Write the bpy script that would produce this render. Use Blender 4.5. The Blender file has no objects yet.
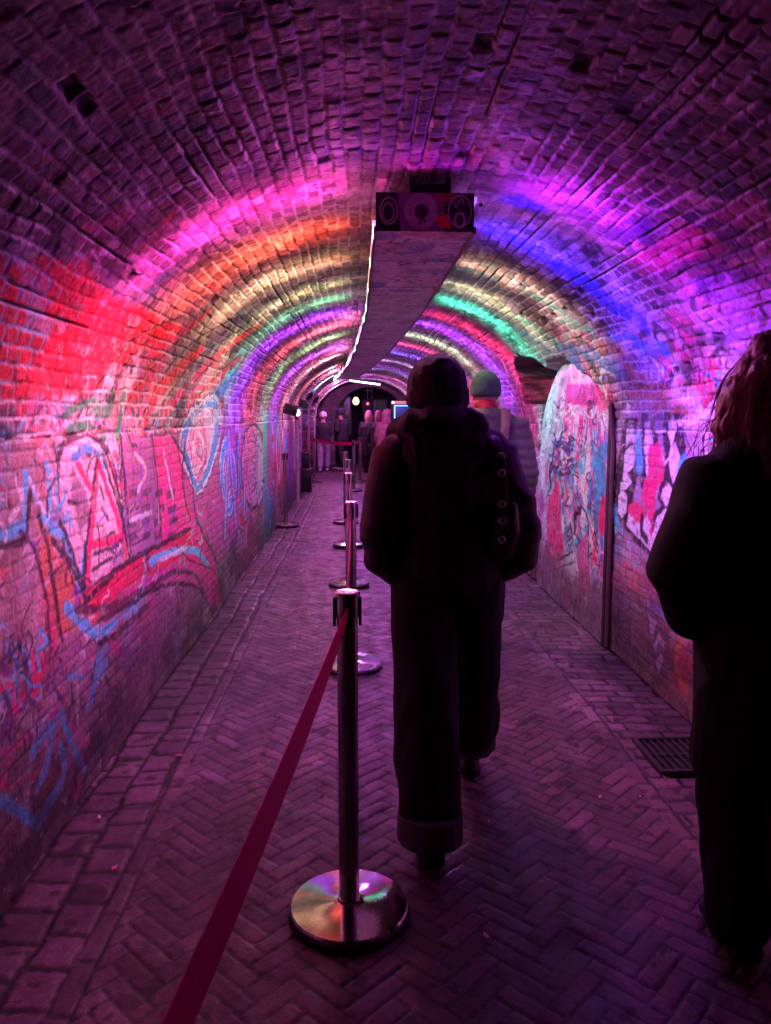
import bpy, bmesh, math, random
import numpy as np
from mathutils import Vector
random.seed(7)
RNG = np.random.default_rng(11)
PI = math.pi
scene = bpy.context.scene
COL = scene.collection

# ------------------------------------------------------------------ camera numbers
F, H = 769.0, 1.52
VPX, VPY = 357.0, 415.0
PITCH = math.atan((512 - VPY) / F)
YAW = math.atan((385.5 - VPX) / (F * math.cos(PITCH)))
FWD = np.array([math.sin(YAW) * math.cos(PITCH), math.cos(YAW) * math.cos(PITCH), -math.sin(PITCH)])
RGT = np.array([math.cos(YAW), -math.sin(YAW), 0.0])
UPV = np.cross(RGT, FWD)

def ray(x, y):
    return FWD + (x - 385.5) / F * RGT + (512 - y) / F * UPV

def onfloor(x, y, z=0.0):
    d = ray(x, y); return np.array([0, 0, H]) + d * ((z - H) / d[2])

def aty(x, y, Y):
    d = ray(x, y); return np.array([0, 0, H]) + d * (Y / d[1])

# ------------------------------------------------------------------ tunnel profile
XL, XR, SPR, CROWN = -1.10, 1.65, 1.44, 2.50
CX, HW, RISE = (XL + XR) / 2, (XR - XL) / 2, CROWN - SPR
def build_profile():
    pts = []
    n = 60
    for i in range(n): pts.append((XL, SPR * i / n))
    m = 400
    for i in range(m + 1):
        a = PI - PI * i / m
        # slightly squarer than an ellipse
        c, s = math.cos(a), math.sin(a)
        pts.append((CX + HW * math.copysign(abs(c) ** 0.94, c), SPR + RISE * abs(s) ** 0.94))
    for i in range(1, n + 1): pts.append((XR, SPR * (1 - i / n)))
    return np.array(pts)
PROF = build_profile()
PS = np.concatenate([[0], np.cumsum(np.hypot(*np.diff(PROF, axis=0).T))])
STOT = PS[-1]
S1 = SPR; S2 = STOT - SPR
PANG = np.unwrap(np.arctan2(PROF[:, 1] - H, PROF[:, 0] - 0.0))
if PANG[-1] < PANG[0]:
    _o = PANG[::-1]; _s = PS[::-1]
else:
    _o = PANG; _s = PS

def sy(px, py):
    """photo measurement -> (arc length round the vault, metres along the tunnel)"""
    d = ray(px, py)
    a = math.atan2(d[2], d[0])
    best = None
    for k in (-2, -1, 0, 1, 2):
        t = a + 2 * PI * k
        if _o[0] <= t <= _o[-1]: best = t
    if best is None: best = min(max(a, _o[0]), _o[-1])
    s = float(np.interp(best, _o, _s))
    x = np.interp(s, PS, PROF[:, 0]); z = np.interp(s, PS, PROF[:, 1])
    r = math.hypot(x, z - H)
    return (s, r * d[1] / math.hypot(d[0], d[2]))

# ------------------------------------------------------------------ noise
def _hash(ix, iy, seed):
    n = (ix.astype(np.int64) * 374761393 + iy.astype(np.int64) * 668265263 + seed * 974634777) & 0xFFFFFFFF
    n = ((n ^ (n >> 13)) * 1274126177) & 0xFFFFFFFF
    n = ((n ^ (n >> 16)) * 2246822519) & 0xFFFFFFFF
    return ((n ^ (n >> 15)) & 0xFFFFFF) / float(0xFFFFFF)

def vn(x, y, seed=0):
    ix = np.floor(x); iy = np.floor(y)
    fx = x - ix; fy = y - iy
    fx = fx * fx * (3 - 2 * fx); fy = fy * fy * (3 - 2 * fy)
    a = _hash(ix, iy, seed); b = _hash(ix + 1, iy, seed)
    c = _hash(ix, iy + 1, seed); d = _hash(ix + 1, iy + 1, seed)
    return (a * (1 - fx) + b * fx) * (1 - fy) + (c * (1 - fx) + d * fx) * fy

def fbm(x, y, o=4, seed=0):
    r = 0; a = .5; t = 0
    for k in range(o):
        r = r + a * vn(x * 2 ** k + 13.7 * k, y * 2 ** k + 7.1 * k, seed + k); t += a; a *= .55
    return r / t

def vn3(p, seed=0):
    x, y, z = p[:, 0], p[:, 1], p[:, 2]
    iz = np.floor(z); fz = z - iz; fz = fz * fz * (3 - 2 * fz)
    a = vn(x + iz * 17.31, y + iz * 5.77, seed); b = vn(x + (iz + 1) * 17.31, y + (iz + 1) * 5.77, seed)
    return a * (1 - fz) + b * fz

def smooth(e0, e1, x):
    t = np.clip((x - e0) / (e1 - e0), 0, 1); return t * t * (3 - 2 * t)

# ------------------------------------------------------------------ tags and materials
def tag(o, label=None, cat=None, group=None, kind=None):
    if label: o['label'] = label
    if cat: o['category'] = cat
    if group: o['group'] = group
    if kind: o['kind'] = kind
    return o

def new_mat(name):
    m = bpy.data.materials.new(name); m.use_nodes = True
    return m, m.node_tree.nodes, m.node_tree.links, m.node_tree.nodes['Principled BSDF']

def mat(name, col, rough=.6, metal=0., var=.25, scale=12., bump=.15, emit=None, estr=0., sheen=0., coat=0.):
    m, N, L, b = new_mat(name)
    tc = N.new('ShaderNodeTexCoord')
    no = N.new('ShaderNodeTexNoise'); no.inputs['Scale'].default_value = scale; no.inputs['Detail'].default_value = 6
    L.new(tc.outputs['Object'], no.inputs['Vector'])
    mp = N.new('ShaderNodeMapRange'); mp.inputs['From Min'].default_value = .3; mp.inputs['From Max'].default_value = .7
    mp.inputs['To Min'].default_value = 1 - var; mp.inputs['To Max'].default_value = 1 + var
    L.new(no.outputs['Fac'], mp.inputs['Value'])
    mx = N.new('ShaderNodeVectorMath'); mx.operation = 'SCALE'; mx.inputs[0].default_value = col[:3]
    L.new(mp.outputs[0], mx.inputs['Scale']); L.new(mx.outputs[0], b.inputs['Base Color'])
    b.inputs['Metallic'].default_value = metal
    r2 = N.new('ShaderNodeMapRange'); r2.inputs['To Min'].default_value = max(.02, rough * (1 - var * .8)); r2.inputs['To Max'].default_value = min(1, rough * (1 + var * .8))
    L.new(no.outputs['Fac'], r2.inputs['Value']); L.new(r2.outputs[0], b.inputs['Roughness'])
    if bump:
        n2 = N.new('ShaderNodeTexNoise'); n2.inputs['Scale'].default_value = scale * 9; n2.inputs['Detail'].default_value = 4
        L.new(tc.outputs['Object'], n2.inputs['Vector'])
        bp = N.new('ShaderNodeBump'); bp.inputs['Strength'].default_value = bump; bp.inputs['Distance'].default_value = .004
        L.new(n2.outputs['Fac'], bp.inputs['Height']); L.new(bp.outputs[0], b.inputs['Normal'])
    if emit:
        b.inputs['Emission Color'].default_value = (*emit, 1); b.inputs['Emission Strength'].default_value = estr
    if sheen: b.inputs['Sheen Weight'].default_value = sheen; b.inputs['Sheen Roughness'].default_value = .4
    if coat: b.inputs['Coat Weight'].default_value = coat
    return m

def attr_mat(name, rough=.62, fine=60., bump=.5, rough_var=.2, dist=.003):
    """colour from the painted surface attribute, broken up by fine grain"""
    m, N, L, b = new_mat(name)
    at = N.new('ShaderNodeAttribute'); at.attribute_name = 'col'
    tc = N.new('ShaderNodeTexCoord')
    no = N.new('ShaderNodeTexNoise'); no.inputs['Scale'].default_value = fine; no.inputs['Detail'].default_value = 8; no.inputs['Roughness'].default_value = .65
    L.new(tc.outputs['Object'], no.inputs['Vector'])
    mp = N.new('ShaderNodeMapRange'); mp.inputs['From Min'].default_value = .3; mp.inputs['From Max'].default_value = .7
    mp.inputs['To Min'].default_value = .55; mp.inputs['To Max'].default_value = 1.42
    L.new(no.outputs['Fac'], mp.inputs['Value'])
    mx = N.new('ShaderNodeVectorMath'); mx.operation = 'SCALE'
    L.new(at.outputs['Color'], mx.inputs[0]); L.new(mp.outputs[0], mx.inputs['Scale']); L.new(mx.outputs[0], b.inputs['Base Color'])
    n2 = N.new('ShaderNodeTexNoise'); n2.inputs['Scale'].default_value = 9; n2.inputs['Detail'].default_value = 5
    L.new(tc.outputs['Object'], n2.inputs['Vector'])
    r2 = N.new('ShaderNodeMapRange'); r2.inputs['From Min'].default_value = .3; r2.inputs['From Max'].default_value = .7
    r2.inputs['To Min'].default_value = rough - rough_var; r2.inputs['To Max'].default_value = rough + rough_var
    L.new(n2.outputs['Fac'], r2.inputs['Value']); L.new(r2.outputs[0], b.inputs['Roughness'])
    n3 = N.new('ShaderNodeTexNoise'); n3.inputs['Scale'].default_value = fine * 1.6; n3.inputs['Detail'].default_value = 6
    L.new(tc.outputs['Object'], n3.inputs['Vector'])
    bp = N.new('ShaderNodeBump'); bp.inputs['Strength'].default_value = bump; bp.inputs['Distance'].default_value = dist
    L.new(n3.outputs['Fac'], bp.inputs['Height']); L.new(bp.outputs[0], b.inputs['Normal'])
    return m

# ------------------------------------------------------------------ mesh helpers
def grid_object(name, P, C, m, parent=None):
    """P (R,K,3) positions, C (R,K,4) colours"""
    R, K = P.shape[:2]
    me = bpy.data.meshes.new(name)
    me.vertices.add(R * K); me.vertices.foreach_set('co', P.reshape(-1).astype(np.float32))
    i = np.arange(R * K).reshape(R, K)
    q = np.stack([i[:-1, :-1], i[1:, :-1], i[1:, 1:], i[:-1, 1:]], -1).reshape(-1, 4)
    me.loops.add(q.size); me.loops.foreach_set('vertex_index', q.reshape(-1).astype(np.int32))
    me.polygons.add(len(q)); me.polygons.foreach_set('loop_start', np.arange(0, q.size, 4, dtype=np.int32))
    me.polygons.foreach_set('use_smooth', np.ones(len(q), bool))
    me.update(calc_edges=True)
    a = me.color_attributes.new('col', 'FLOAT_COLOR', 'POINT')
    a.data.foreach_set('color', C.reshape(-1).astype(np.float32))
    me.materials.append(m)
    o = bpy.data.objects.new(name, me); COL.objects.link(o)
    if parent: o.parent = parent
    return o

class MB:
    """collects simple solids into one mesh"""
    def __init__(s): s.bm = bmesh.new()
    def box(s, c, d, bevel=0.0, rz=0.0, rx=0.0, ry=0.0):
        r = bmesh.ops.create_cube(s.bm, size=1.0)
        vs = r['verts']
        bmesh.ops.scale(s.bm, vec=d, verts=vs)
        if bevel:
            es = list({e for v in vs for e in v.link_edges})
            g = bmesh.ops.bevel(s.bm, geom=es, offset=bevel, segments=2, affect='EDGES', profile=.6)
            vs = list({v for f in g['faces'] for v in f.verts} | {v for v in vs if v.is_valid})
        from mathutils import Matrix, Euler
        M = Matrix.Translation(c) @ Euler((rx, ry, rz)).to_matrix().to_4x4()
        bmesh.ops.transform(s.bm, matrix=M, verts=vs)
        return s
    def lathe(s, prof, c=(0, 0, 0), n=40, axis='Z'):
        rings = []
        for (r, z) in prof:
            ring = []
            for k in range(n):
                a = 2 * PI * k / n
                p = (r * math.cos(a), r * math.sin(a), z)
                if axis == 'Y': p = (p[0], p[2], p[1])
                if axis == 'X': p = (p[2], p[0], p[1])
                ring.append(s.bm.verts.new((p[0] + c[0], p[1] + c[1], p[2] + c[2])))
            rings.append(ring)
        for a, b in zip(rings, rings[1:]):
            for k in range(n):
                s.bm.faces.new((a[k], a[(k + 1) % n], b[(k + 1) % n], b[k]))
        s.bm.faces.new(rings[0][::-1]); s.bm.faces.new(rings[-1])
        return s
    def tube(s, pts, rad, n=10, flat=1.0):
        V, Fc = tube_geo(pts, [(rad, rad * flat)] * len(pts) if not isinstance(rad, (list, tuple)) else [(r, r * flat) for r in rad], n, round_ends=False)
        vs = [s.bm.verts.new(v) for v in V]
        for f in Fc: s.bm.faces.new([vs[i] for i in f])
        return s
    def poly(s, pts, thick, axis='Y'):
        """extruded outline in XZ (axis Y)"""
        a = [s.bm.verts.new(p) for p in pts]
        d = {'Y': (0, thick, 0), 'X': (thick, 0, 0), 'Z': (0, 0, thick)}[axis]
        b = [s.bm.verts.new((p[0] + d[0], p[1] + d[1], p[2] + d[2])) for p in pts]
        s.bm.faces.new(a); s.bm.faces.new(b[::-1])
        for i in range(len(pts)):
            j = (i + 1) % len(pts); s.bm.faces.new((a[j], a[i], b[i], b[j]))
        return s
    def build(s, name, m, parent=None, smoothed=True, origin=None):
        bmesh.ops.recalc_face_normals(s.bm, faces=s.bm.faces)
        me = bpy.data.meshes.new(name)
        if origin is not None:
            bmesh.ops.translate(s.bm, vec=(-origin[0], -origin[1], -origin[2]), verts=s.bm.verts)
        s.bm.to_mesh(me); s.bm.free()
        if smoothed:
            me.polygons.foreach_set('use_smooth', np.ones(len(me.polygons), bool))
            try: me.set_sharp_from_angle(angle=math.radians(35))
            except Exception: pass
        me.materials.append(m)
        o = bpy.data.objects.new(name, me); COL.objects.link(o)
        if parent: o.parent = parent
        elif origin is not None: o.location = origin
        return o

def empty(name, loc, rz=0.):
    o = bpy.data.objects.new(name, None); COL.objects.link(o); o.location = loc; o.rotation_euler = (0, 0, rz); o.empty_display_size = .1
    return o

def copy_tree(o, parent=None):
    c = o.copy(); COL.objects.link(c); c.parent = parent
    for ch in list(o.children): copy_tree(ch, c)
    return c

def tube_geo(pts, rads, n=14, round_ends=True, capf=1.0):
    """elliptical loft: rads (a,b): a across (X-ish), b the other way"""
    P = [np.array(p, float) for p in pts]
    R = [(r, r) if not isinstance(r, (tuple, list)) else r for r in rads]
    if round_ends:
        t0 = P[0] - P[1]; t0 /= np.linalg.norm(t0) + 1e-9
        t1 = P[-1] - P[-2]; t1 /= np.linalg.norm(t1) + 1e-9
        def cap(p, t, r):
            m = min(r) * capf; out = []
            for k in (1, 2, 3):
                a = k / 3.3 * PI / 2
                out.append((p + t * m * math.sin(a), (r[0] * math.cos(a), r[1] * math.cos(a))))
            return out
        A = cap(P[0], t0, R[0])[::-1]; B = cap(P[-1], t1, R[-1])
        P = [a[0] for a in A] + P + [b[0] for b in B]; R = [a[1] for a in A] + R + [b[1] for b in B]
    V = []; Fc = []
    side = None
    for i, p in enumerate(P):
        if i == 0: t = P[1] - P[0]
        elif i == len(P) - 1: t = P[-1] - P[-2]
        else: t = P[i + 1] - P[i - 1]
        t = t / (np.linalg.norm(t) + 1e-9)
        ref = np.array([1., 0, 0]) if abs(t[0]) < .9 else np.array([0, 0, 1.])
        if side is not None and abs(t[0]) >= .75: ref = side
        sd = ref - t * ref.dot(t); sd /= np.linalg.norm(sd) + 1e-9
        if side is not None and sd.dot(side) < 0: sd = -sd
        side = sd; o = np.cross(t, sd)
        for k in range(n):
            a = 2 * PI * k / n
            V.append(tuple(p + sd * R[i][0] * math.cos(a) + o * R[i][1] * math.sin(a)))
    m = len(P)
    for i in range(m - 1):
        for k in range(n):
            Fc.append((i * n + k, i * n + (k + 1) % n, (i + 1) * n + (k + 1) % n, (i + 1) * n + k))
    Fc.append(tuple(range(n))[::-1]); Fc.append(tuple((m - 1) * n + k for k in range(n)))
    return V, Fc

def catmull(pts, per=10, closed=False):
    P = [np.array(p, float) for p in pts]
    if len(P) < 3: return np.array(P)
    out = []
    n = len(P)
    rng = range(n) if closed else range(n - 1)
    for i in rng:
        if closed: p0, p1, p2, p3 = P[i - 1], P[i], P[(i + 1) % n], P[(i + 2) % n]
        else: p0, p1, p2, p3 = P[max(i - 1, 0)], P[i], P[i + 1], P[min(i + 2, n - 1)]
        for k in range(per):
            t = k / per
            out.append(.5 * ((2 * p1) + (-p0 + p2) * t + (2 * p0 - 5 * p1 + 4 * p2 - p3) * t * t + (-p0 + 3 * p1 - 3 * p2 + p3) * t ** 3))
    out.append(P[0] if closed else P[-1])
    return np.array(out)

def blob(name, tubes, voxel, m, parent=None, origin=(0, 0, 0), wr=0., ws=(9, 9, 5), sm=3, extra=None, seed=3, ridge=0., n=14):
    """union of lofted limbs as one continuous skin"""
    bm = bmesh.new()
    for t in tubes:
        V, Fc = tube_geo(t[0], t[1], n, True, t[2] if len(t) > 2 else 1.0)
        vs = [bm.verts.new(v) for v in V]
        for f in Fc: bm.faces.new([vs[i] for i in f])
    bmesh.ops.recalc_face_normals(bm, faces=bm.faces)
    me = bpy.data.meshes.new('tmp'); bm.to_mesh(me); bm.free()
    o = bpy.data.objects.new('tmp', me); COL.objects.link(o)
    r = o.modifiers.new('r', 'REMESH'); r.mode = 'VOXEL'; r.voxel_size = voxel; r.use_smooth_shade = True
    s = o.modifiers.new('s', 'SMOOTH'); s.factor = .5; s.iterations = sm
    dg = bpy.context.evaluated_depsgraph_get()
    me2 = bpy.data.meshes.new_from_object(o.evaluated_get(dg))
    bpy.data.objects.remove(o); bpy.data.meshes.remove(me)
    k = len(me2.vertices)
    co = np.empty(k * 3, np.float32); me2.vertices.foreach_get('co', co); co = co.reshape(-1, 3).astype(float)
    if wr or ridge:
        nm = np.empty(k * 3, np.float32); me2.vertices.foreach_get('normal', nm); nm = nm.reshape(-1, 3)
        d = np.zeros(k)
        if wr:
            q = co * np.array(ws)
            w1 = vn3(q + vn3(q * .7, seed + 5)[:, None] * 1.5, seed)
            w2 = vn3(q * 2.3, seed + 2)
            d += wr * (1 - 2 * np.abs(w1 - .5) * 2) * .8 + wr * .5 * (w2 - .5)
        if ridge:                      # quilting
            f = (co[:, 2] * 15 + vn3(co * 3, 8) * .8) % 1.0
            d += ridge * np.sqrt(np.clip(np.sin(f * PI), 0, 1)) - ridge * .6
        co += nm * d[:, None]
    co -= np.array(origin)
    me2.vertices.foreach_set('co', co.reshape(-1).astype(np.float32))
    me2.polygons.foreach_set('use_smooth', np.ones(len(me2.polygons), bool))
    me2.name = name
    me2.materials.clear(); me2.materials.append(m)
    me2.update()
    ob = bpy.data.objects.new(name, me2); COL.objects.link(ob)
    if parent: ob.parent = parent
    else: ob.location = origin
    return ob

# ------------------------------------------------------------------ brick relief (numbers only)
def bricks(u, v, bl, bh, mort, seed, warp=.006, bond=.5):
    """u along course, v across. returns relief 0..1, joint mask, per brick random"""
    wu = u + (fbm(u * 3, v * 3, 3, seed) - .5) * warp * 2
    wv = v + (fbm(u * 2.2 + 9, v * 4, 3, seed + 9) - .5) * warp * 2
    row = np.floor(wv / bh)
    sh = _hash(row, row * 0, seed + 4) * .25 + (row % 2) * bond
    uu = wu / bl + sh
    cell = np.floor(uu)
    fu = (uu - cell) * bl; fv = wv - row * bh
    r = _hash(cell, row, seed + 1)
    # each brick a little askew
    sk = (_hash(cell, row, seed + 2) - .5) * .09
    fv2 = fv + (fu - bl / 2) * sk
    e = np.minimum(np.minimum(fu, bl - fu), np.minimum(fv2, bh - fv2))
    e = e + (vn(u * 55, v * 55, seed + 6) - .5) * mort * .9
    body = smooth(mort * .25, mort * 1.25, e)
    return body, r, cell, row

def herring(u, v, w, n, mort, seed):
    """u,v already turned 45 degrees"""
    wu = u + (fbm(u * 4, v * 4, 2, seed) - .5) * .012; wv = v + (fbm(u * 4 + 5, v * 4, 2, seed + 3) - .5) * .012
    i = np.floor(wu / w); j = np.floor(wv / w)
    k = np.mod(i - j, 2 * n)
    hor = k < n
    fu = wu - i * w; fv = wv - j * w
    k2 = k - n
    # horizontal: spans i-k .. i-k+n ; vertical: contiguous in j with k decreasing
    lu = np.where(hor, k * w + fu, fu)
    lv = np.where(hor, fv, (n - 1 - k2) * w + fv)
    Lu = np.where(hor, n * w, w); Lv = np.where(hor, w, n * w)
    idi = np.where(hor, i - k, i); idj = np.where(hor, j, j - (n - 1 - k2))
    r = _hash(idi, idj * 2 + hor, seed + 1)
    e = np.minimum(np.minimum(lu, Lu - lu), np.minimum(lv, Lv - lv)) + (vn(u * 60, v * 60, seed + 8) - .5) * mort * .7
    tl = (_hash(idi, idj, seed + 2) - .5) * (lu - Lu / 2) / w * .25 + (_hash(idj, idi, seed + 5) - .5) * (lv - Lv / 2) / w * .25
    return smooth(mort * .25, mort * .95, e), r, tl

# ------------------------------------------------------------------ the paint engine (surface metres)
class Paint:
    def __init__(s, S, Y, seed=0):
        s.S, s.Y = S, Y                     # 1-d increasing axes
        s.rgb = np.zeros((len(Y), len(S), 3)); s.a = np.zeros((len(Y), len(S)))
        s.w1 = (fbm(S[None, :] * 14, Y[:, None] * 14, 3, seed + 50) - .5)
        s.w2 = (fbm(S[None, :] * 14 + 40, Y[:, None] * 14, 3, seed + 70) - .5)
    def win(s, lo, hi):
        a, b = np.searchsorted(s.S, (lo[0], hi[0])); c, d = np.searchsorted(s.Y, (lo[1], hi[1]))
        return slice(c, d), slice(a, b)
    def put(s, w, mask, col):
        mask = mask[..., None]
        s.rgb[w] = s.rgb[w] * (1 - mask) + np.array(col) * mask
        s.a[w] = np.maximum(s.a[w], mask[..., 0])
    def seg(s, P, X, Yy):
        d = np.full(X.shape, 1e9)
        for p, q in zip(P[:-1], P[1:]):
            v = q - p; l = v.dot(v) + 1e-12
            t = np.clip(((X - p[0]) * v[0] + (Yy - p[1]) * v[1]) / l, 0, 1)
            d = np.minimum(d, (X - p[0] - t * v[0]) ** 2 + (Yy - p[1] - t * v[1]) ** 2)
        return np.sqrt(d)
    def stroke(s, pts, wd, col, al=.95, soft=.35, curve=True, rough=.012, closed=False, taper=False):
        P = catmull(pts, 6, closed) if curve else np.array(pts, float)
        if closed and not curve: P = np.vstack([P, P[:1]])
        m = wd + .05
        w = s.win(P.min(0) - m, P.max(0) + m)
        if w[0].stop <= w[0].start or w[1].stop <= w[1].start: return
        X = s.S[w[1]][None, :] + s.w1[w] * rough * 2; Yy = s.Y[w[0]][:, None] + s.w2[w] * rough * 2
        X, Yy = np.broadcast_arrays(X, Yy)
        d = s.seg(P, X, Yy)
        s.put(w, al * (1 - smooth(wd * .5 * (1 - soft), wd * .5 * (1 + soft), d)), col)
    def fill(s, pts, col, al=.95, soft=.012, rough=.02, curve=False, streak=0.):
        P = catmull(pts, 6, True)[:-1] if curve else np.array(pts, float)
        m = soft + .04
        w = s.win(P.min(0) - m, P.max(0) + m)
        if w[0].stop <= w[0].start or w[1].stop <= w[1].start: return
        X = s.S[w[1]][None, :] + s.w1[w] * rough * 2; Yy = s.Y[w[0]][:, None] + s.w2[w] * rough * 2
        X, Yy = np.broadcast_arrays(X, Yy)
        ins = np.zeros(X.shape, bool)
        n = len(P)
        for i in range(n):
            p, q = P[i], P[(i + 1) % n]
            if p[1] == q[1]: continue
            c = ((p[1] > Yy) != (q[1] > Yy)) & (X < (q[0] - p[0]) * (Yy - p[1]) / (q[1] - p[1]) + p[0])
            ins ^= c
        d = s.seg(np.vstack([P, P[:1]]), X, Yy); d = np.where(ins, d, -d)
        mk = al * smooth(-soft, soft, d)
        if streak: mk = mk * smooth(streak - .2, streak + .2, fbm(X * 9, Yy * 22, 4, 5) + .25)
        s.put(w, mk, col)
    def blot(s, c, r, col, al=.8, asp=1., seed=0):
        R = r * 1.8 * max(asp, 1 / asp)
        w = s.win((c[0] - R, c[1] - R), (c[0] + R, c[1] + R))
        if w[0].stop <= w[0].start or w[1].stop <= w[1].start: return
        X, Yy = np.broadcast_arrays(s.S[w[1]][None, :], s.Y[w[0]][:, None])
        d = np.hypot((X - c[0]) * asp, (Yy - c[1]) / asp) / r
        d = d + (fbm(X * 5 + seed, Yy * 5, 4, seed) - .5) * 1.6
        s.put(w, al * (1 - smooth(.6, 1.0, d)), col)

RED = (.82, .008, .03); PINK = (.78, .03, .24); HOT = (.82, .012, .13); BLUE = (.03, .28, .6); SKYB = (.08, .60, .85)
WHITE = (.72, .68, .72); TEAL = (.03, .42, .34); ORANGE = (.62, .17, .06); PURP = (.22, .06, .42); BLACK = (.012, .01, .014)
LILAC = (.5, .35, .62); GREEN = (.03, .3, .12); GREY = (.3, .28, .3); YEL = (.6, .48, .1)

def letters(pt, s0, y0, h, wdt, col, out=None, n=4, th=.06, seed=0, sgn=1):
    """an unreadable row of angular tag letters running along the wall"""
    r = random.Random(seed)
    y = y0
    segs = []
    for k in range(n):
        kind = r.choice('ANSOVZC')
        w = wdt * r.uniform(.7, 1.2)
        A = lambda a, b: (s0 + sgn * h * a + r.uniform(-.02, .02), y + w * b + r.uniform(-.02, .02))
        P = dict(A=[A(0, 0), A(1, .5), A(0, 1)], N=[A(0, 0), A(1, .1), A(0, .9), A(1, 1)], S=[A(1, 1), A(1, .1), A(.55, .1), A(.45, .9), A(0, .9), A(0, 0)],
                 O=[A(0, .5), A(.5, 0), A(1, .5), A(.5, 1), A(0, .5)], V=[A(1, 0), A(0, .5), A(1, 1)], Z=[A(1, 0), A(1, 1), A(0, 0), A(0, 1)], C=[A(.9, 1), A(1, .2), A(.5, 0), A(0, .3), A(.1, 1)])[kind]
        segs.append((P, kind in 'OCS'))
        y += w * 1.25
    if out is not None:
        for P, c in segs: pt.stroke(P, th * 1.6, out, curve=c)
    for P, c in segs: pt.stroke(P, th, col, curve=c)

def filler(pt, s_lo, s_hi, y_lo, y_hi, nbl, nst, seed, pal, floor_s, sgn):
    r = random.Random(seed)
    for k in range(nbl):
        y = y_lo * (y_hi / y_lo) ** r.random()
        sc = .5 + y / 9
        pt.blot((r.uniform(s_lo, s_hi), y), r.uniform(.08, .3) * min(sc, 1.5), r.choice(pal), r.uniform(.35, .9), r.uniform(.5, 1.1), r.randint(0, 99))
    for k in range(nst):
        y = y_lo * (y_hi / y_lo) ** r.random(); s = r.uniform(s_lo, s_hi)
        L = r.uniform(.12, .5); a = r.uniform(0, 2 * PI)
        P = [(s, y)]
        for q in range(r.randint(2, 5)):
            a += r.uniform(-1.5, 1.5)
            P.append((P[-1][0] + math.cos(a) * L * .5, P[-1][1] + math.sin(a) * L * .6))
        c = r.choice(pal + [BLACK, BLACK, BLACK, WHITE])
        pt.stroke(P, r.choice([.012, .018, .025, .045, .07]) * (1 + y / 14), c, r.uniform(.6, .95), curve=r.random() < .6)

# ------------------------------------------------------------------ axes of the tunnel skin
Y0, Y1 = -2.2, 24.2
ys = list(np.arange(Y0, 1.15, .03))
y = 1.15
while y < Y1: ys.append(y); y += max(.0050, .0025 * y)
ys.append(Y1)
YA = np.array(ys)
nL, nV = 260, 700
SA = np.concatenate([np.linspace(0, S1, nL, endpoint=False), np.linspace(S1, S2, nV, endpoint=False), np.linspace(S2, STOT, nL)])
SS, YY = np.meshgrid(SA, YA)
PXp = np.interp(SS, PS, PROF[:, 0]); PZp = np.interp(SS, PS, PROF[:, 1])
# inward normals of the profile
dS = 1e-3
tx = np.interp(SA + dS, PS, PROF[:, 0]) - np.interp(SA - dS, PS, PROF[:, 0]); tz = np.interp(SA + dS, PS, PROF[:, 1]) - np.interp(SA - dS, PS, PROF[:, 1])
ln = np.hypot(tx, tz); NX = (tz / ln)[None, :]; NZ = (-tx / ln)[None, :]

lw = SS < S1; rw = SS > S2; va = ~(lw | rw)
# courses: walls laid in the ordinary way, the vault in bigger rough headers
b1, r1, c1, w1_ = bricks(YY, SS, .215, .0585, .008, 3, .012)
b2, r2, c2, w2_ = bricks(YY, SS * 1.0, .100, .058, .008, 21, .020)
b3, r3, c3, w3_ = bricks(YY, STOT - SS, .215, .0585, .008, 33, .012)
blend = smooth(S1 - .0, S1 + .02, SS) * (1 - smooth(S2 - .02, S2, SS))
body = np.where(va, b2, np.where(lw, b1, b3)); rnd = np.where(va, r2, np.where(lw, r1, r3))
cel = np.where(va, c2, np.where(lw, c1, c3)); rw_ = np.where(va, w2_, np.where(lw, w1_, w3_))
tilt = (_hash(cel, rw_, 77) - .5)
lowf = fbm(YY * .9, SS * 1.3, 4, 90)
medf = fbm(YY * 5, SS * 6, 4, 92)
finef = fbm(YY * 26, SS * 26, 3, 94)
hi = fbm(YY * 70, SS * 70, 2, 95)
rough_zone = np.where(va, 1.0, .45)
miss = (_hash(cel, rw_, 78) < np.where(va, .010, .004)) & (fbm(YY * 2, SS * 2, 2, 99) > .42)
rendered = smooth(.40, .62, fbm(YY * 1.6 + 4, SS * 2.2, 5, 120)) * np.where(va, .75, .8)   # patches of old render over the courses
bodyE = body + (1 - body) * rendered * .75
relief = (bodyE - 1) * np.where(va, .006, .003) + bodyE * ((rnd - .5) * .006 * rough_zone + tilt * .004 * rough_zone) * (1 - rendered * .8)
relief += (medf - .5) * .010 * rough_zone + (finef - .5) * .006 * rough_zone + (hi - .5) * .003
relief += (lowf - .5) * .04 * np.where(va, 1, .5)
relief -= miss * body * .020
# long open joints of the vault running along the tunnel
jr = (_hash(rw_, rw_ * 0, 200) > .90) & va
crack = jr * (1 - smooth(.0, .010, np.abs(SS / .058 - np.round(SS / .058)) * .058)) * smooth(.45, .6, fbm(YY * 1.5, SS * .5, 2, 203))
relief -= crack * .014
# ledge at the springing line
relief -= (1 - smooth(.0, .012, np.abs(SS - S1))) * .007 * medf * 2 + (1 - smooth(.0, .012, np.abs(SS - S2))) * .005
X = PXp + NX * relief; Z = PZp + NZ * relief
Y = YY.copy()

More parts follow.
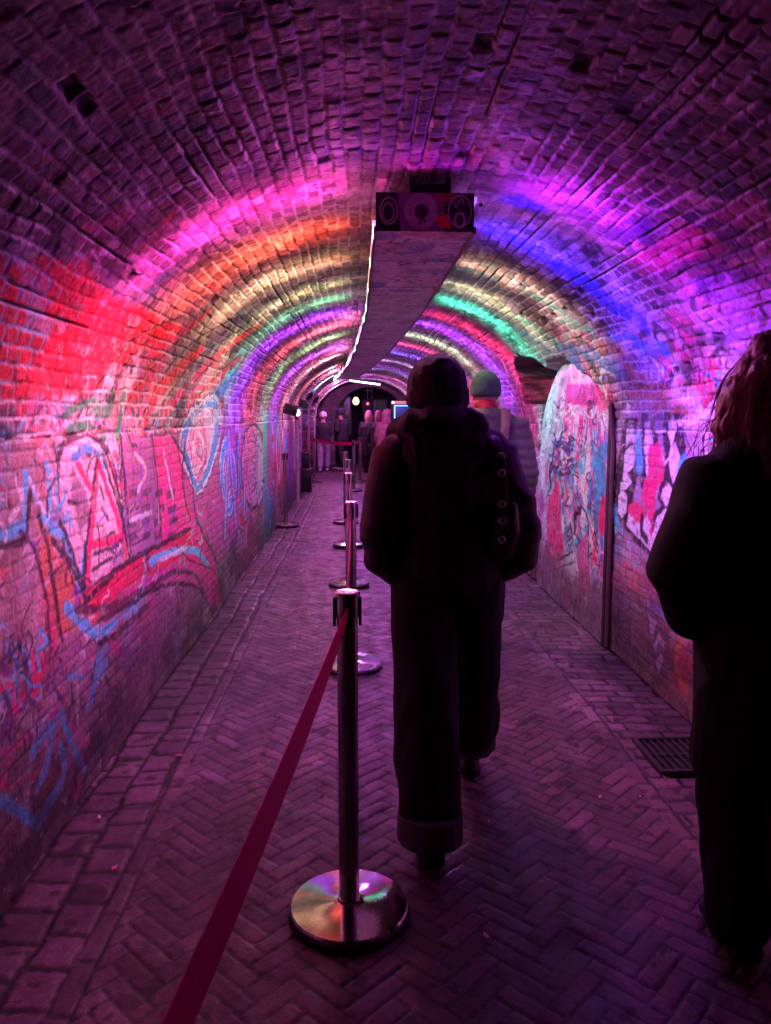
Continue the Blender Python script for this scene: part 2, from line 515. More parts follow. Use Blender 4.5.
def recess(ya, yb, ztop, zr, xn, side, zbot=-1.):
    """arched recess cut into a side of the vault: zr rise of its arch"""
    global X
    yc, hw = (ya + yb) / 2, (yb - ya) / 2
    t = np.clip(np.abs((YY - yc) / hw), 0, 1)
    top = ztop - zr + zr * np.sqrt(1 - t ** 2) + (fbm(YY * 7, SS * 7, 3, 5) - .5) * .04
    rg = (fbm(YY * 9, SS * 9, 3, 44) - .5) * .10
    inside = (np.abs(YY - yc) < hw + rg) & (PZp < top + rg) & (PZp > zbot)
    rk = (fbm(YY * 7, SS * 13, 4, 45) - .5) * .09 - (1 - body) * .01
    wgt = smooth(0, min(.28, hw * .5), hw + rg - np.abs(YY - yc)) * smooth(0, .10, top + rg - PZp)
    if side > 0: m = inside & (PXp > CX); X = np.where(m, np.maximum(X, X + (xn + rk - X) * wgt), X)
    else: m = inside & (PXp < CX); X = np.where(m, np.minimum(X, X + (xn - rk - X) * wgt), X)
    return m
m1 = recess(4.80, 7.0, 1.97, .95, 1.74, 1)
m2 = recess(6.20, 7.50, 2.06, .34, 1.98, 1, 1.62)
recs = [recess(a, b, 2.02, .30, -1.75, -1) for a, b in ((15.6, 17.3), (18.3, 20.2), (21.2, 23.2))]

# ------------------------------------------------------------------ graffiti on the tunnel skin
pt = Paint(SA, YA)
U = lambda L: [sy(*p) for p in L]
palL = [HOT, PINK, PINK, RED, LILAC, WHITE, SKYB, (.5, .2, .35), (.45, .3, .4), PURP]
palR = [LILAC, WHITE, PURP, PINK, BLUE, (.45, .3, .5), (.3, .2, .4), HOT]
palV = [(.35, .28, .3), (.3, .2, .3), (.2, .12, .2), (.4, .1, .12), (.15, .14, .2), (.4, .36, .33), (.05, .2, .2)]
filler(pt, .5, S1 + .45, 1.4, 24, 460, 620, 5, palL, 0, 1)
filler(pt, S2 - .6, STOT - .4, 1.2, 24, 400, 560, 6, palR, 0, -1)
filler(pt, S1 + .3, S2 - .4, 1.3, 20, 170, 420, 8, palV, 0, 1)
def ink(s_lo, s_hi, n, seed):
    r = random.Random(seed)
    for k in range(n):
        y = 1.6 * (22 / 1.6) ** r.random(); s_ = r.uniform(s_lo, s_hi); a = r.uniform(0, 6.3); P = [(s_, y)]
        for q in range(r.randint(3, 6)):
            a += r.uniform(-2.2, 2.2); L_ = r.uniform(.03, .11) * (1 + y / 10); P.append((P[-1][0] + math.cos(a) * L_, P[-1][1] + math.sin(a) * L_))
        pt.stroke(P, r.choice([.010, .014, .02]) * (1 + y / 12), r.choice([BLACK, BLACK, (.06, .02, .1), WHITE, HOT, SKYB]), .9, curve=r.random() < .7, rough=.004)
ink(.45, S1 + .3, 600, 12); ink(S2 - .4, STOT - .3, 700, 13)
for k in range(26):                                         # tag pieces down both walls
    yy = 4.2 * (24 / 4.2) ** (k / 26)
    rr = random.Random(k)
    letters(pt, rr.uniform(.45, .7), yy, rr.uniform(.4, .8), .22 + yy * .012, rr.choice([WHITE, SKYB, TEAL, PINK, LILAC, RED]), BLACK, 2, .045 + yy * .002, k)
    if k > 6: letters(pt, STOT - rr.uniform(.5, .8), yy, rr.uniform(.4, .8), .22 + yy * .012, rr.choice([WHITE, BLUE, LILAC, PINK, PURP]), BLACK, 2, .045 + yy * .002, k + 50, -1)

pt.fill([(.0, 3.6), (.9, 3.6), (1.2, 6.5), (.3, 6.5)], (.5, .1, .3), .5, .1, .1, streak=.5)
# ---- left vault: the red field and the fan of curved lines
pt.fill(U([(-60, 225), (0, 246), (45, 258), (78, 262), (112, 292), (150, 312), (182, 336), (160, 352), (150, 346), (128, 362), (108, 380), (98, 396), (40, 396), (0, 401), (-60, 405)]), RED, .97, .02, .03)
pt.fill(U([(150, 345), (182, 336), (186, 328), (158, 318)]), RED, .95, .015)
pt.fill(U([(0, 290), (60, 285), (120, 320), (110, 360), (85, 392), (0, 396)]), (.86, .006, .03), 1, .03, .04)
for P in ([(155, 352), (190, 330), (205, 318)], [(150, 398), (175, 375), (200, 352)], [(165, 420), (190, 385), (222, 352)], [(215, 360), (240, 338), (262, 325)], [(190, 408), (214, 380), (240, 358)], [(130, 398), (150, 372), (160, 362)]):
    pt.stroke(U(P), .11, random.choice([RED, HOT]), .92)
for P in ([(112, 425), (120, 400), (132, 380)], [(200, 425), (222, 390), (250, 362)], [(60, 445), (74, 425), (92, 405)], [(150, 420), (165, 400), (185, 380)]):
    pt.stroke(U(P), .07, (.55, .48, .45), .85)
for P in ([(68, 442), (84, 410), (112, 368), (140, 335), (195, 314)], [(104, 426), (114, 388), (135, 352), (150, 340)], [(118, 436), (132, 395), (165, 355), (205, 325)], [(136, 432), (152, 398), (185, 352), (235, 318)],
          [(150, 430), (172, 392), (205, 352), (240, 330)], [(166, 428), (184, 398), (220, 356), (268, 328)], [(182, 428), (200, 395), (236, 358), (280, 330)], [(232, 405), (250, 380), (280, 352)],
          [(245, 410), (262, 385), (292, 358)], [(80, 440), (92, 415), (104, 398)], [(92, 440), (105, 420), (112, 400)], [(196, 425), (214, 400), (250, 365)]):
    pt.stroke(U(P), .022, BLACK, .92, rough=.006)
pt.stroke(U([(124, 392), (122, 412), (118, 436)]), .07, GREEN); pt.stroke(U([(68, 413), (88, 404), (104, 402)]), .04, GREEN)
pt.stroke(U([(96, 410), (108, 408), (112, 400)]), .09, GREEN, .9); pt.stroke(U([(68, 432), (88, 425), (106, 440)]), .03, GREEN)
pt.stroke(U([(165, 425), (178, 410), (186, 402)]), .07, (.02, .12, .12), .9)
pt.stroke(U([(212, 400), (222, 388), (232, 378)]), .16, (.05, .2, .65), .9)
# ---- left wall: the big piece
pt.fill(U([(0, 440), (60, 435), (70, 520), (85, 600), (60, 640), (0, 640)]), (.46, .27, .27), .8, .05, .05)
pt.fill(U([(38, 512), (52, 540), (82, 590), (88, 618), (62, 640), (48, 590), (40, 560)]), (.62, .17, .08), .9, .02)
pt.fill(U([(40, 560), (50, 600), (60, 640), (50, 640), (44, 620)]), HOT, .8, .03)
pt.fill(U([(58, 470), (64, 446), (80, 436), (100, 444), (116, 480), (124, 540), (100, 585), (84, 590), (70, 548), (60, 520)]), (.68, .50, .55), .95, .015)
pt.fill(U([(72, 462), (85, 490), (90, 520), (80, 530), (70, 495)]), (.14, .06, .14), .8)
pt.fill(U([(122, 440), (150, 436), (184, 432), (186, 528), (160, 548), (128, 562), (124, 500)]), (.36, .13, .3), .9, .02)
pt.fill(U([(152, 436), (172, 436), (190, 470), (196, 520), (214, 560), (222, 600), (212, 610), (196, 580), (176, 545), (160, 548), (158, 480)]), PINK, .95, .015)
pt.fill(U([(84, 604), (88, 588), (122, 565), (160, 545), (190, 528), (198, 548), (180, 560), (150, 576), (118, 592), (98, 622)]), (.68, .01, .08), .97, .01)
pt.fill(U([(96, 622), (120, 592), (176, 562), (208, 572), (212, 610), (196, 588), (168, 586), (130, 605), (104, 635)]), (.6, .05, .24), .92, .015)
for P, w in (([(98, 458), (94, 500), (88, 560), (86, 592)], .055), ([(98, 458), (108, 490), (122, 535), (126, 562)], .055), ([(90, 545), (106, 542), (121, 536)], .04), ([(74, 455), (82, 470), (92, 492)], .04)):
    pt.stroke(U(P), w, HOT, .95)
pt.fill(U([(98, 474), (103, 480), (114, 528), (98, 536)]), (.66, .5, .55), .95)
for P in ([(126, 470), (126, 540)], [(140, 445), (142, 510)], [(150, 460), (156, 540)], [(132, 450), (134, 500)], [(168, 440), (176, 520)], [(182, 442), (186, 500)]):
    pt.stroke(U(P), .03, PURP, .9)
for k in range(16):                                           # brick-like hatch inside the letters
    a, b = 128 + (k % 4) * 13 + random.random() * 3, 490 + (k // 4) * 14 + random.random() * 3
    pt.fill(U([(a, b), (a + 8, b - 3), (a + 8, b + 5), (a, b + 8)]), (.08, .03, .08), .85, .004, .006)
for P in ([(100, 486), (104, 500)], [(102, 508), (108, 520)], [(68, 500), (78, 505)], [(94, 555), (118, 545)], [(92, 570), (112, 558)]):
    pt.stroke(U(P), .02, BLACK, .85)
for P, w in (([(-30, 540), (0, 534), (24, 528)], .05), ([(24, 530), (25, 474)], .035), ([(25, 474), (52, 530)], .04), ([(52, 530), (48, 466)], .04), ([(44, 520), (60, 534), (68, 545), (79, 588)], .05),
             ([(79, 588), (84, 556), (86, 540)], .03), ([(74, 452), (90, 446), (102, 452)], .07), ([(98, 450), (106, 470)], .035), ([(60, 445), (56, 480), (58, 520)], .025),
             ([(66, 608), (82, 622), (98, 633), (118, 620), (146, 597)], .055), ([(98, 633), (98, 660), (92, 700)], .035), ([(150, 562), (172, 552), (196, 551), (208, 566)], .05),
             ([(34, 752), (44, 734), (54, 722)], .05), ([(54, 722), (48, 760), (38, 790)], .045), ([(60, 714), (70, 740), (84, 770)], .05), ([(40, 822), (50, 800), (64, 772), (60, 748)], .055), ([(0, 800), (20, 812), (38, 826)], .05),
             ([(100, 664), (92, 690), (88, 705)], .04), ([(96, 670), (106, 664), (98, 680)], .05)):
    pt.stroke(U(P), w, SKYB if w < .06 else BLUE, .93, curve=len(P) > 3)
for P, w in (([(20, 532), (38, 562), (48, 610), (50, 668), (44, 700)], .03), ([(58, 452), (60, 500), (66, 560), (80, 606)], .018), ([(76, 610), (110, 606), (146, 590), (176, 572), (200, 582), (210, 640)], .035),
             ([(176, 545), (190, 560), (214, 572), (222, 600)], .016), ([(60, 446), (74, 434), (92, 436), (110, 452), (118, 480)], .016), ([(64, 640), (56, 650), (54, 670), (66, 674), (78, 660), (80, 635)], .014),
             ([(118, 440), (128, 500), (126, 560)], .012), ([(150, 440), (158, 500), (160, 545)], .012), ([(190, 470), (202, 520), (216, 560)], .018), ([(86, 592), (120, 566), (160, 546)], .012)):
    pt.stroke(U(P), w, (.05, .015, .04), .9)
pt.fill(U([(60, 632), (80, 630), (80, 655), (70, 672), (58, 668)]), (.45, .17, .28), .85)
pt.fill(U([(118, 604), (170, 592), (192, 600), (176, 640), (130, 690), (112, 660)]), (.34, .04, .12), .7, .08, .06, streak=.55)
pt.fill(U([(0, 640), (110, 650), (200, 590), (214, 606), (60, 830), (0, 880)]), (.13, .07, .17), .55, .1, .08, streak=.6)
# twin blue ovals, the ringed disc and the teal bay
def ell(cx, cy, rx, ry, tilt=0., n=14):
    return [(cx + rx * math.cos(a) * math.cos(tilt) - ry * math.sin(a) * math.sin(tilt), cy + rx * math.cos(a) * math.sin(tilt) + ry * math.sin(a) * math.cos(tilt)) for a in [2 * PI * k / n for k in range(n)]]
pt.fill(U([(188, 430), (212, 402), (232, 420), (240, 520), (224, 560), (206, 530), (186, 500)]), (.55, .06, .3), .85, .03)
for OV, cx, cy, rx, ry in (([(212, 403), (217, 425), (212, 455), (205, 476), (198, 489), (190, 470), (184, 445), (190, 420), (200, 408)], 199, 448, 10, 38), ([(226, 442), (232, 455), (235, 480), (232, 503), (229, 512), (224, 495), (221, 470), (223, 450)], 228, 477, 6, 30)):
    pt.fill(U(OV), (.62, .40, .60), .9, .01, .03, True)
    for q in range(5): pt.stroke(U(ell(cx + random.uniform(-2, 2), cy + random.uniform(-6, 6), rx * (.75 - q * .12), ry * (.8 - q * .14))), .022, [PINK, (.2, .02, .2), WHITE, HOT, BLACK][q], .9, closed=True, rough=.04)
    for q in range(16):
        a = cx + random.uniform(-.6, .6) * rx; b = cy + random.uniform(-.75, .7) * ry
        pt.stroke(U([(a, b), (a + random.uniform(-2, 2), b + 5), (a + random.uniform(-2, 2), b + 11)]), .018, random.choice([PINK, (.2, .02, .15), HOT, WHITE, BLACK]), .9)
    pt.stroke(U(OV), .12, (.03, .30, .75), .95, closed=True, rough=.03)
    pt.stroke(U([(cx + (a - cx) * 1.22, cy + (b - cy) * 1.10) for a, b in OV]), .028, (.78, .72, .82), .9, closed=True, rough=.03)
    pt.stroke(U([(cx + (a - cx) * .74, cy + (b - cy) * .84) for a, b in OV]), .02, (.8, .75, .85), .85, closed=True, rough=.03)
    pt.stroke(U([(cx + (a - cx) * 1.4, cy + (b - cy) * 1.17) for a, b in OV]), .02, BLACK, .85, closed=True, rough=.04)
pt.fill(U(ell(253, 466, 12, 42)), (.55, .38, .5), .9, .02, .01, True)
pt.stroke(U(ell(253, 466, 12, 42)), .05, (.03, .01, .03), .93, closed=True)
pt.stroke(U(ell(252, 462, 6, 30)), .035, (.05, .02, .06), .85, closed=True)
for q in range(8): pt.stroke(U([(243 + random.random() * 14, 440 + q * 7), (250 + random.random() * 12, 444 + q * 7)]), .02, BLACK, .8)
pt.fill(U([(263, 412), (272, 412), (273, 530), (264, 545)]), (.03, .38, .36), .9, .03, streak=.4)
pt.fill(U([(274, 412), (280, 414), (281, 450), (275, 452)]), (.05, .5, .4), .9, .03)
pt.fill(U([(264, 480), (273, 478), (273, 520), (265, 530)]), (.05, .22, .5), .85, .05)
pt.fill(U([(284, 430), (294, 430), (294, 498), (284, 512)]), (.2, .08, .5), .7, .1, streak=.4)
# ---- right wall: white horned letters
pt.fill(U([(614, 412), (700, 400), (720, 600), (660, 590), (640, 560), (614, 530)]), (.38, .26, .5), .75, .05, .05)
K = lambda L: U([(500 + a / 2.845, 340 + b / 2.845) for a, b in L])
INK, CHALK = (.014, .006, .016), (.80, .72, .82)
for P in ([(350, 226), (392, 218), (404, 300), (398, 370), (380, 440), (374, 520), (340, 520), (324, 480), (326, 400), (342, 310)], [(405, 205), (440, 200), (455, 300), (450, 420), (400, 420), (402, 300)],
          [(472, 200), (512, 190), (530, 300), (524, 400), (508, 475), (470, 495), (448, 450), (458, 400), (474, 350), (464, 270)], [(350, 530), (366, 455), (400, 480), (425, 500), (450, 480), (475, 455), (505, 470), (490, 545), (436, 625), (395, 590)]):
    pt.fill(K(P), INK, .97, .012, .01)
for P in ([(363, 250), (382, 240), (388, 300), (374, 286), (358, 308)], [(355, 322), (374, 300), (386, 318), (381, 360), (366, 372), (350, 398)], [(343, 408), (362, 378), (377, 402), (362, 425), (342, 432)], [(337, 446), (349, 426), (362, 445), (360, 490), (348, 508), (336, 490)],
          [(415, 232), (430, 216), (438, 290), (440, 400), (418, 400), (414, 300)], [(485, 232), (496, 212), (504, 250), (491, 306), (479, 262)], [(484, 318), (500, 290), (512, 330), (507, 395), (494, 410), (484, 370)], [(463, 424), (480, 408), (494, 430), (490, 466), (472, 474), (459, 448)],
          [(360, 528), (372, 475), (398, 505), (414, 525), (430, 560), (447, 505), (472, 480), (492, 482), (480, 532), (432, 604), (400, 572)]):
    pt.fill(K(P), CHALK, .97, .008, .008)
pt.fill(K([(424, 300), (455, 293), (472, 340), (464, 400), (446, 425), (441, 470), (430, 566), (418, 500), (404, 440), (409, 400), (424, 380)]), (.8, .02, .16), .97, .012)
pt.fill(K([(364, 470), (385, 455), (416, 480), (411, 516), (385, 522), (367, 496)]), (.78, .04, .16), .97, .01)
pt.fill(K([(407, 510), (420, 498), (429, 530), (419, 562), (407, 546)]), CHALK, .95, .008); pt.stroke(K([(404, 505), (402, 545), (416, 568)]), .05, INK)
pt.stroke(K([(395, 280), (398, 355)]), .12, SKYB, .9); pt.stroke(K([(522, 366), (526, 388)]), .14, SKYB, .9); pt.stroke(K([(326, 490), (332, 525)]), .10, SKYB, .9)
for P in ([(684, 418), (690, 410)], [(690, 410), (692, 418)], [(694, 416), (700, 408), (701, 416)], [(704, 414), (711, 405)], [(657, 431), (666, 430)], [(712, 404), (720, 398)], [(680, 424), (716, 414)]):
    pt.stroke(U(P), .03, (.75, .72, .82), .95, curve=False)
pt.fill(K([(412, 765), (440, 780), (476, 838), (482, 872), (464, 940), (446, 965), (434, 900), (418, 830)]), INK, .95, .012)
pt.fill(K([(421, 780), (440, 795), (468, 842), (472, 870), (458, 930), (448, 950), (441, 900), (426, 830)]), (.6, .5, .66), .95, .008)
for P in ([(436, 850), (448, 815), (468, 850)], [(442, 905), (452, 872), (468, 900)]): pt.stroke(K(P), .05, INK, .95, curve=False)
pt.fill(U([(606, 545), (650, 560), (690, 620), (690, 710), (606, 640)]), (.26, .12, .17), .5, .06, .06, streak=.5)
pt.fill(U([(614, 560), (640, 572), (660, 590), (640, 600), (616, 585)]), (.5, .1, .12), .7, .05, .05)
pt.fill(U([(672, 640), (690, 640), (690, 700), (672, 690)]), (.5, .03, .06), .8, .05, .05)
pt.stroke(U([(682, 636), (676, 665), (686, 690)]), .05, ORANGE)
pt.stroke(U([(616, 640), (617, 644)]), .03, BLACK)
def overink(s_lo, s_hi, y_lo, y_hi, n, seed, wmax=.02):
    r = random.Random(seed)
    for k in range(n):
        y = y_lo * (y_hi / y_lo) ** r.random(); s_ = r.uniform(s_lo, s_hi); a = r.uniform(0, 6.3); P = [(s_, y)]
        for q in range(r.randint(2, 5)):
            a += r.uniform(-2.4, 2.4); L_ = r.uniform(.02, .08) * (1 + y / 10); P.append((P[-1][0] + math.cos(a) * L_, P[-1][1] + math.sin(a) * L_))
        pt.stroke(P, r.uniform(.006, wmax), r.choice([BLACK, BLACK, (.08, .01, .08), WHITE, (.7, .5, .6), PURP, SKYB, HOT]), .88, curve=r.random() < .7, rough=.004)
overink(.55, S1 + .15, 2.2, 12, 170, 21); overink(S2 - .3, STOT - .45, 2.5, 12, 130, 22)
for P in ([(58, 470), (64, 446), (80, 436), (100, 444), (116, 480), (126, 540)], [(60, 520), (70, 548), (84, 590)], [(98, 458), (90, 510), (82, 590)], [(104, 460), (116, 495), (130, 560)], [(84, 604), (122, 565), (160, 545), (190, 528)], [(96, 622), (130, 604), (170, 584), (200, 590), (212, 612)],
          [(152, 436), (158, 480), (162, 545)], [(172, 436), (190, 470), (197, 520), (216, 562), (222, 600)], [(122, 440), (126, 500), (132, 560)], [(38, 512), (50, 560), (62, 640)], [(52, 540), (70, 566), (86, 600)], [(0, 545), (24, 538), (30, 490)], [(98, 645), (122, 630), (150, 604)], [(186, 436), (183, 480), (190, 520)]):
    pt.stroke(U(P), .03, (.02, .005, .02), .92, rough=.015)
for P, c_ in (([(70, 452), (86, 440), (100, 450)], WHITE), ([(130, 520), (152, 512)], WHITE), ([(136, 455), (146, 470), (138, 490)], WHITE), ([(164, 450), (174, 500)], WHITE), ([(160, 560), (186, 548)], WHITE), ([(30, 480), (44, 512)], WHITE), ([(10, 520), (22, 500), (16, 480)], WHITE)):
    pt.stroke(U(P), .028, c_, .9)
for k in range(14):                                         # chunky outlined throw-up letters further along
    yy = 6.4 + k * 1.05; rr = random.Random(100 + k)
    c_ = rr.choice([CH_ for CH_ in (WHITE, LILAC, SKYB, PINK)])
    letters(pt, rr.uniform(.45, .6), yy, rr.uniform(.6, .85), .5, c_, BLACK, 1, .10, 200 + k)
    if k > 1: letters(pt, STOT - rr.uniform(.45, .6), yy, rr.uniform(.6, .85), .5, c_, BLACK, 1, .10, 300 + k, -1)
# ---- right vault
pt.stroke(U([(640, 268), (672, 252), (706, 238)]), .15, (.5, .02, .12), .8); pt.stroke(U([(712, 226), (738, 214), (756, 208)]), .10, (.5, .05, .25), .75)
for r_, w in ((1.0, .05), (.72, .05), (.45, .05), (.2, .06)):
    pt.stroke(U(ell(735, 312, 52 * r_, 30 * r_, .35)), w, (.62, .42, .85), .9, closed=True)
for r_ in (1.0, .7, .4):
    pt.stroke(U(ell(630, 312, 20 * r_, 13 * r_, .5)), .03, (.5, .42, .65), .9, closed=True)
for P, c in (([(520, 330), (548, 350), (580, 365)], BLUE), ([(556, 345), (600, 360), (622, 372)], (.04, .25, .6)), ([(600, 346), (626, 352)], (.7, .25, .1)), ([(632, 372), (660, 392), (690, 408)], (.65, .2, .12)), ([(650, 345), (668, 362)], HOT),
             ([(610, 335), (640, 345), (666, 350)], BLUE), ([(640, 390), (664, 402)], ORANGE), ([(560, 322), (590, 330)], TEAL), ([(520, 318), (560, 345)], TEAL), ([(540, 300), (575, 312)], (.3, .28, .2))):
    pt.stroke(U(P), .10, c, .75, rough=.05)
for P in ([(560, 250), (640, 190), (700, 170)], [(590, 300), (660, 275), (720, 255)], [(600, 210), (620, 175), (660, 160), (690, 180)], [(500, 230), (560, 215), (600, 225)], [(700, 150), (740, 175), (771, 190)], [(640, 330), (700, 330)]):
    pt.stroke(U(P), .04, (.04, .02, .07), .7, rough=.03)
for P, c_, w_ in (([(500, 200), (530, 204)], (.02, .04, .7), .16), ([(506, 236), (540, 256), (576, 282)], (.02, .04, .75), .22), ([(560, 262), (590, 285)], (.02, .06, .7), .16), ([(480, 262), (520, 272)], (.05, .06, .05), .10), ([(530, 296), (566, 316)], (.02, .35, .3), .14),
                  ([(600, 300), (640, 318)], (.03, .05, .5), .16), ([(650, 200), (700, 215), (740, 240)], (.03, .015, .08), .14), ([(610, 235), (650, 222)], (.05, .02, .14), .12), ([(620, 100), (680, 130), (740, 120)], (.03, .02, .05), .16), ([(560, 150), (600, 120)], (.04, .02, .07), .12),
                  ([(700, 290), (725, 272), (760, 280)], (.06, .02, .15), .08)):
    pt.stroke(U(P), w_, c_, .85, rough=.07)  # blue and teal light patches painted into the vault colour, among dark arcs
for P, c_, w_ in (([(200, 200), (260, 185), (330, 190)], (.10, .03, .09), .12), ([(150, 232), (200, 262), (250, 272)], (.05, .06, .03), .14), ([(240, 300), (290, 285), (330, 290)], (.03, .12, .05), .10), ([(225, 330), (262, 305), (300, 296)], (.05, .04, .03), .10),
                  ([(60, 200), (120, 170), (170, 165)], (.30, .16, .28), .10), ([(60, 120), (110, 135), (140, 180)], (.34, .2, .36), .07), ([(210, 20), (240, 60), (230, 100)], (.42, .3, .42), .06), ([(290, 255), (330, 250)], (.04, .03, .02), .10), ([(270, 330), (300, 315), (330, 312)], (.02, .03, .4), .10)):
    pt.stroke(U(P), w_, c_, .75, rough=.08)
# right wall beyond the niche
for k in range(9):
    pt.stroke(U([(492 + k * 6, 395 + k * 3), (500 + k * 5, 430), (508 + k * 4, 480), (520 + k * 2, 530)]), .05, [WHITE, LILAC, PINK, WHITE, PURP][k % 5], .85)
    pt.stroke(U([(495 + k * 6, 390 + k * 3), (503 + k * 5, 430), (511 + k * 4, 480)]), .02, BLACK, .8)

# ------------------------------------------------------------------ colour of the skin
brick_c = np.stack([.30 + .12 * (rnd - .5), .175 + .07 * (rnd - .5), .145 + .06 * (rnd - .5)], -1)
yellow = (_hash(cel, rw_, 301) > .7)[..., None]
brick_c = np.where(yellow, brick_c * np.array([1.12, 1.35, 1.3]), brick_c)
pale_zone = smooth(.42, .62, fbm(YY * 1.3, SS * .8, 3, 310))[..., None] * va[..., None]
brick_c = brick_c * (1 - pale_zone * .6) + np.array([.42, .37, .34]) * pale_zone * .6
mort_c = np.array([.27, .24, .23])
bc_ = np.maximum(body, rendered * .8)[..., None]
basec = brick_c * bc_ + mort_c * (1 - bc_) * np.where(va, .5, .4)[..., None]
basec *= (.7 + .6 * medf)[..., None]
vbrick = .42 + 1.05 * _hash(cel, rw_, 303) ** 1.3 + .25 * (_hash(cel, rw_, 304) > .9)
basec *= np.where(va, vbrick, .75 + .5 * _hash(cel, rw_, 305))[..., None]
streak = smooth(.52, .64, fbm(YY * 2.4, SS * 13, 4, 306)) * smooth(.40, .60, fbm(YY * .9, SS * 1.1, 3, 307))
basec *= (1 - np.where(va, .62, .25) * streak)[..., None]
basec *= (1 - va * .75 * (1 - smooth(.1, .6, body)) * smooth(.42, .58, fbm(YY * 2, SS * 2, 3, 308)))[..., None]
soot_shade = smooth(.50, .68, fbm(YY * 1.7, SS * 2.1, 4, 330)) * np.where(va, .75, .15)
soot_shade = np.maximum(soot_shade, .72 * smooth(S1 + .55, S1 + 1.0, SS) * (1 - smooth(S2 - 1.0, S2 - .5, SS)) * (1 - smooth(2.3, 3.4, YY)))  # shade of the dim near crown painted in with the grime
pa = pt.a * (.60 + .40 * smooth(.05, .5, body + rendered)) * (1 - .6 * smooth(.60, .70, finef))
pa = np.clip(pa, 0, 1) * np.where(va, .95, 1)
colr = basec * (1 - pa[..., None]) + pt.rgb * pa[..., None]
salt = (1 - smooth(.25, .85, body)) * smooth(.47, .56, fbm(YY * 3.1, SS * 3.1, 4, 350)) * va * .95 + smooth(.66, .72, fbm(YY * 4, SS * 6, 5, 351)) * va * .6
colr = colr * (1 - salt[..., None]) + np.array([.55, .50, .50]) * salt[..., None]
colr *= (1 - soot_shade * .8)[..., None]
colr *= (1 - va * .35 * streak)[..., None]
colr *= (1 - crack * .85 - miss * body * .6)[..., None]
low_dark = 1 - .75 * (1 - smooth(.10, .75 + .5 * (lowf - .5), PZp)) * (.55 + .45 * smooth(.35, .6, medf))  # walls darker towards the bottom, unevenly
colr *= np.where(va, 1, low_dark)[..., None]
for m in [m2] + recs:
    colr = np.where(m[..., None], colr * (.10 + .30 * medf[..., None]), colr)      # colour much darker and uneven inside the recesses
chips = smooth(.70, .76, hi * .5 + finef * .5)[..., None] * .5
colr = colr * (1 - chips) + np.array([.45, .40, .38]) * chips
colr = np.clip(colr, .004, .85)
CC = np.concatenate([colr, np.ones(colr.shape[:2] + (1,))], -1)
PP = np.stack([X, Y, Z], -1)
M_wall = attr_mat('painted_brick', .55, 70, .55, .15)
M_vault = attr_mat('vault_brick', .65, 55, .7, .15)
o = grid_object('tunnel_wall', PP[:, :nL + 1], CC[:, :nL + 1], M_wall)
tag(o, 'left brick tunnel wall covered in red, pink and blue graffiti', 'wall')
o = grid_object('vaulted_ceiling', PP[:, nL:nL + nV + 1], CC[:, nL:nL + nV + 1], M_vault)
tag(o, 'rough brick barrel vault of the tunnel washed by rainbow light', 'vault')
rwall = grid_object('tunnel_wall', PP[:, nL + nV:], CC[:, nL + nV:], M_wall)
tag(rwall, 'right brick tunnel wall with white horned graffiti letters and a blind arch', 'wall')
del PP, CC

# ------------------------------------------------------------------ graffiti panel filling the blind arch
XP = 1.63
def pz(px, py):
    d = ray(px, py); t = XP / d[0]; return (H + d[2] * t, d[1] * t)
za = np.linspace(0, 1.95, 330); ya = np.linspace(4.93, 6.83, 330)
pp = Paint(za, ya, 9)
W = lambda L: [pz(*p) for p in L]
pp.fill([(0, 4.9), (2, 4.9), (2, 6.9), (0, 6.9)], (.55, .42, .55), 1, .01)
r = random.Random(4)
for k in range(70): pp.blot((r.uniform(.5, 1.9), r.uniform(4.9, 6.9)), r.uniform(.05, .16), r.choice([WHITE, (.75, .6, .75), LILAC, PINK, (.5, .1, .35), (.6, .5, .65)]), r.uniform(.4, .9), r.uniform(.5, 1), k)
pp.fill(W([(566, 384), (598, 384), (600, 408), (566, 404)]), (.75, .03, .28), .95, .02)
for k in range(9):
    z0, ya_ = pz(568, 386 + k * 2.1); z1, yb_ = pz(598, 386 + k * 2.4); yv = np.linspace(ya_, yb_, 26)
    for q in range(24):
        if r.random() < .8: pp.stroke([(z0 + (z1 - z0) * q / 25, yv[q]), (z0 + (z1 - z0) * (q + .6) / 25, yv[q + 1])], .011, (.25, .01, .12), .85, curve=False, rough=.003)
for k in range(170):
    px, py = r.uniform(552, 606), r.uniform(410, 560)
    c = r.choice([HOT, RED, SKYB, BLUE, (.03, .25, .45), WHITE, WHITE, PURP, BLACK, PINK, (.25, .3, .5)])
    pp.stroke(W([(px, py), (px + r.uniform(-3, 3), py + r.uniform(5, 15)), (px + r.uniform(-4, 4), py + r.uniform(14, 32))]), r.uniform(.015, .06), c, .9)
for k in range(46):
    px, py = r.uniform(550, 606), r.uniform(405, 600); c = r.choice([HOT, HOT, SKYB, BLUE, PURP, WHITE, (.75, .1, .4)])
    pp.stroke(W([(px, py), (px + r.uniform(-3, 3), py + r.uniform(8, 22))]), r.uniform(.05, .10), c, .85, rough=.03)
for k in range(110):
    px, py = r.uniform(550, 606), r.uniform(400, 590); a_ = r.uniform(0, 6.3)
    pp.stroke(W([(px, py), (px + 4 * math.cos(a_), py + 8 * math.sin(a_)), (px + 5 * math.cos(a_ + 1.4), py + 10 * math.sin(a_ + 1.4))]), r.uniform(.008, .02), r.choice([BLACK, BLACK, (.15, .02, .15), WHITE]), .9, rough=.004)
for k in range(60):                                             # scribbled tangle at the far edge
    px, py = r.uniform(552, 572), r.uniform(440, 475)
    pp.stroke(W([(px, py), (px + r.uniform(-5, 5), py + r.uniform(-6, 6)), (px + r.uniform(-5, 5), py + r.uniform(-6, 6))]), .018, r.choice([BLACK, (.06, .03, .25), (.08, .05, .2)]), .9)
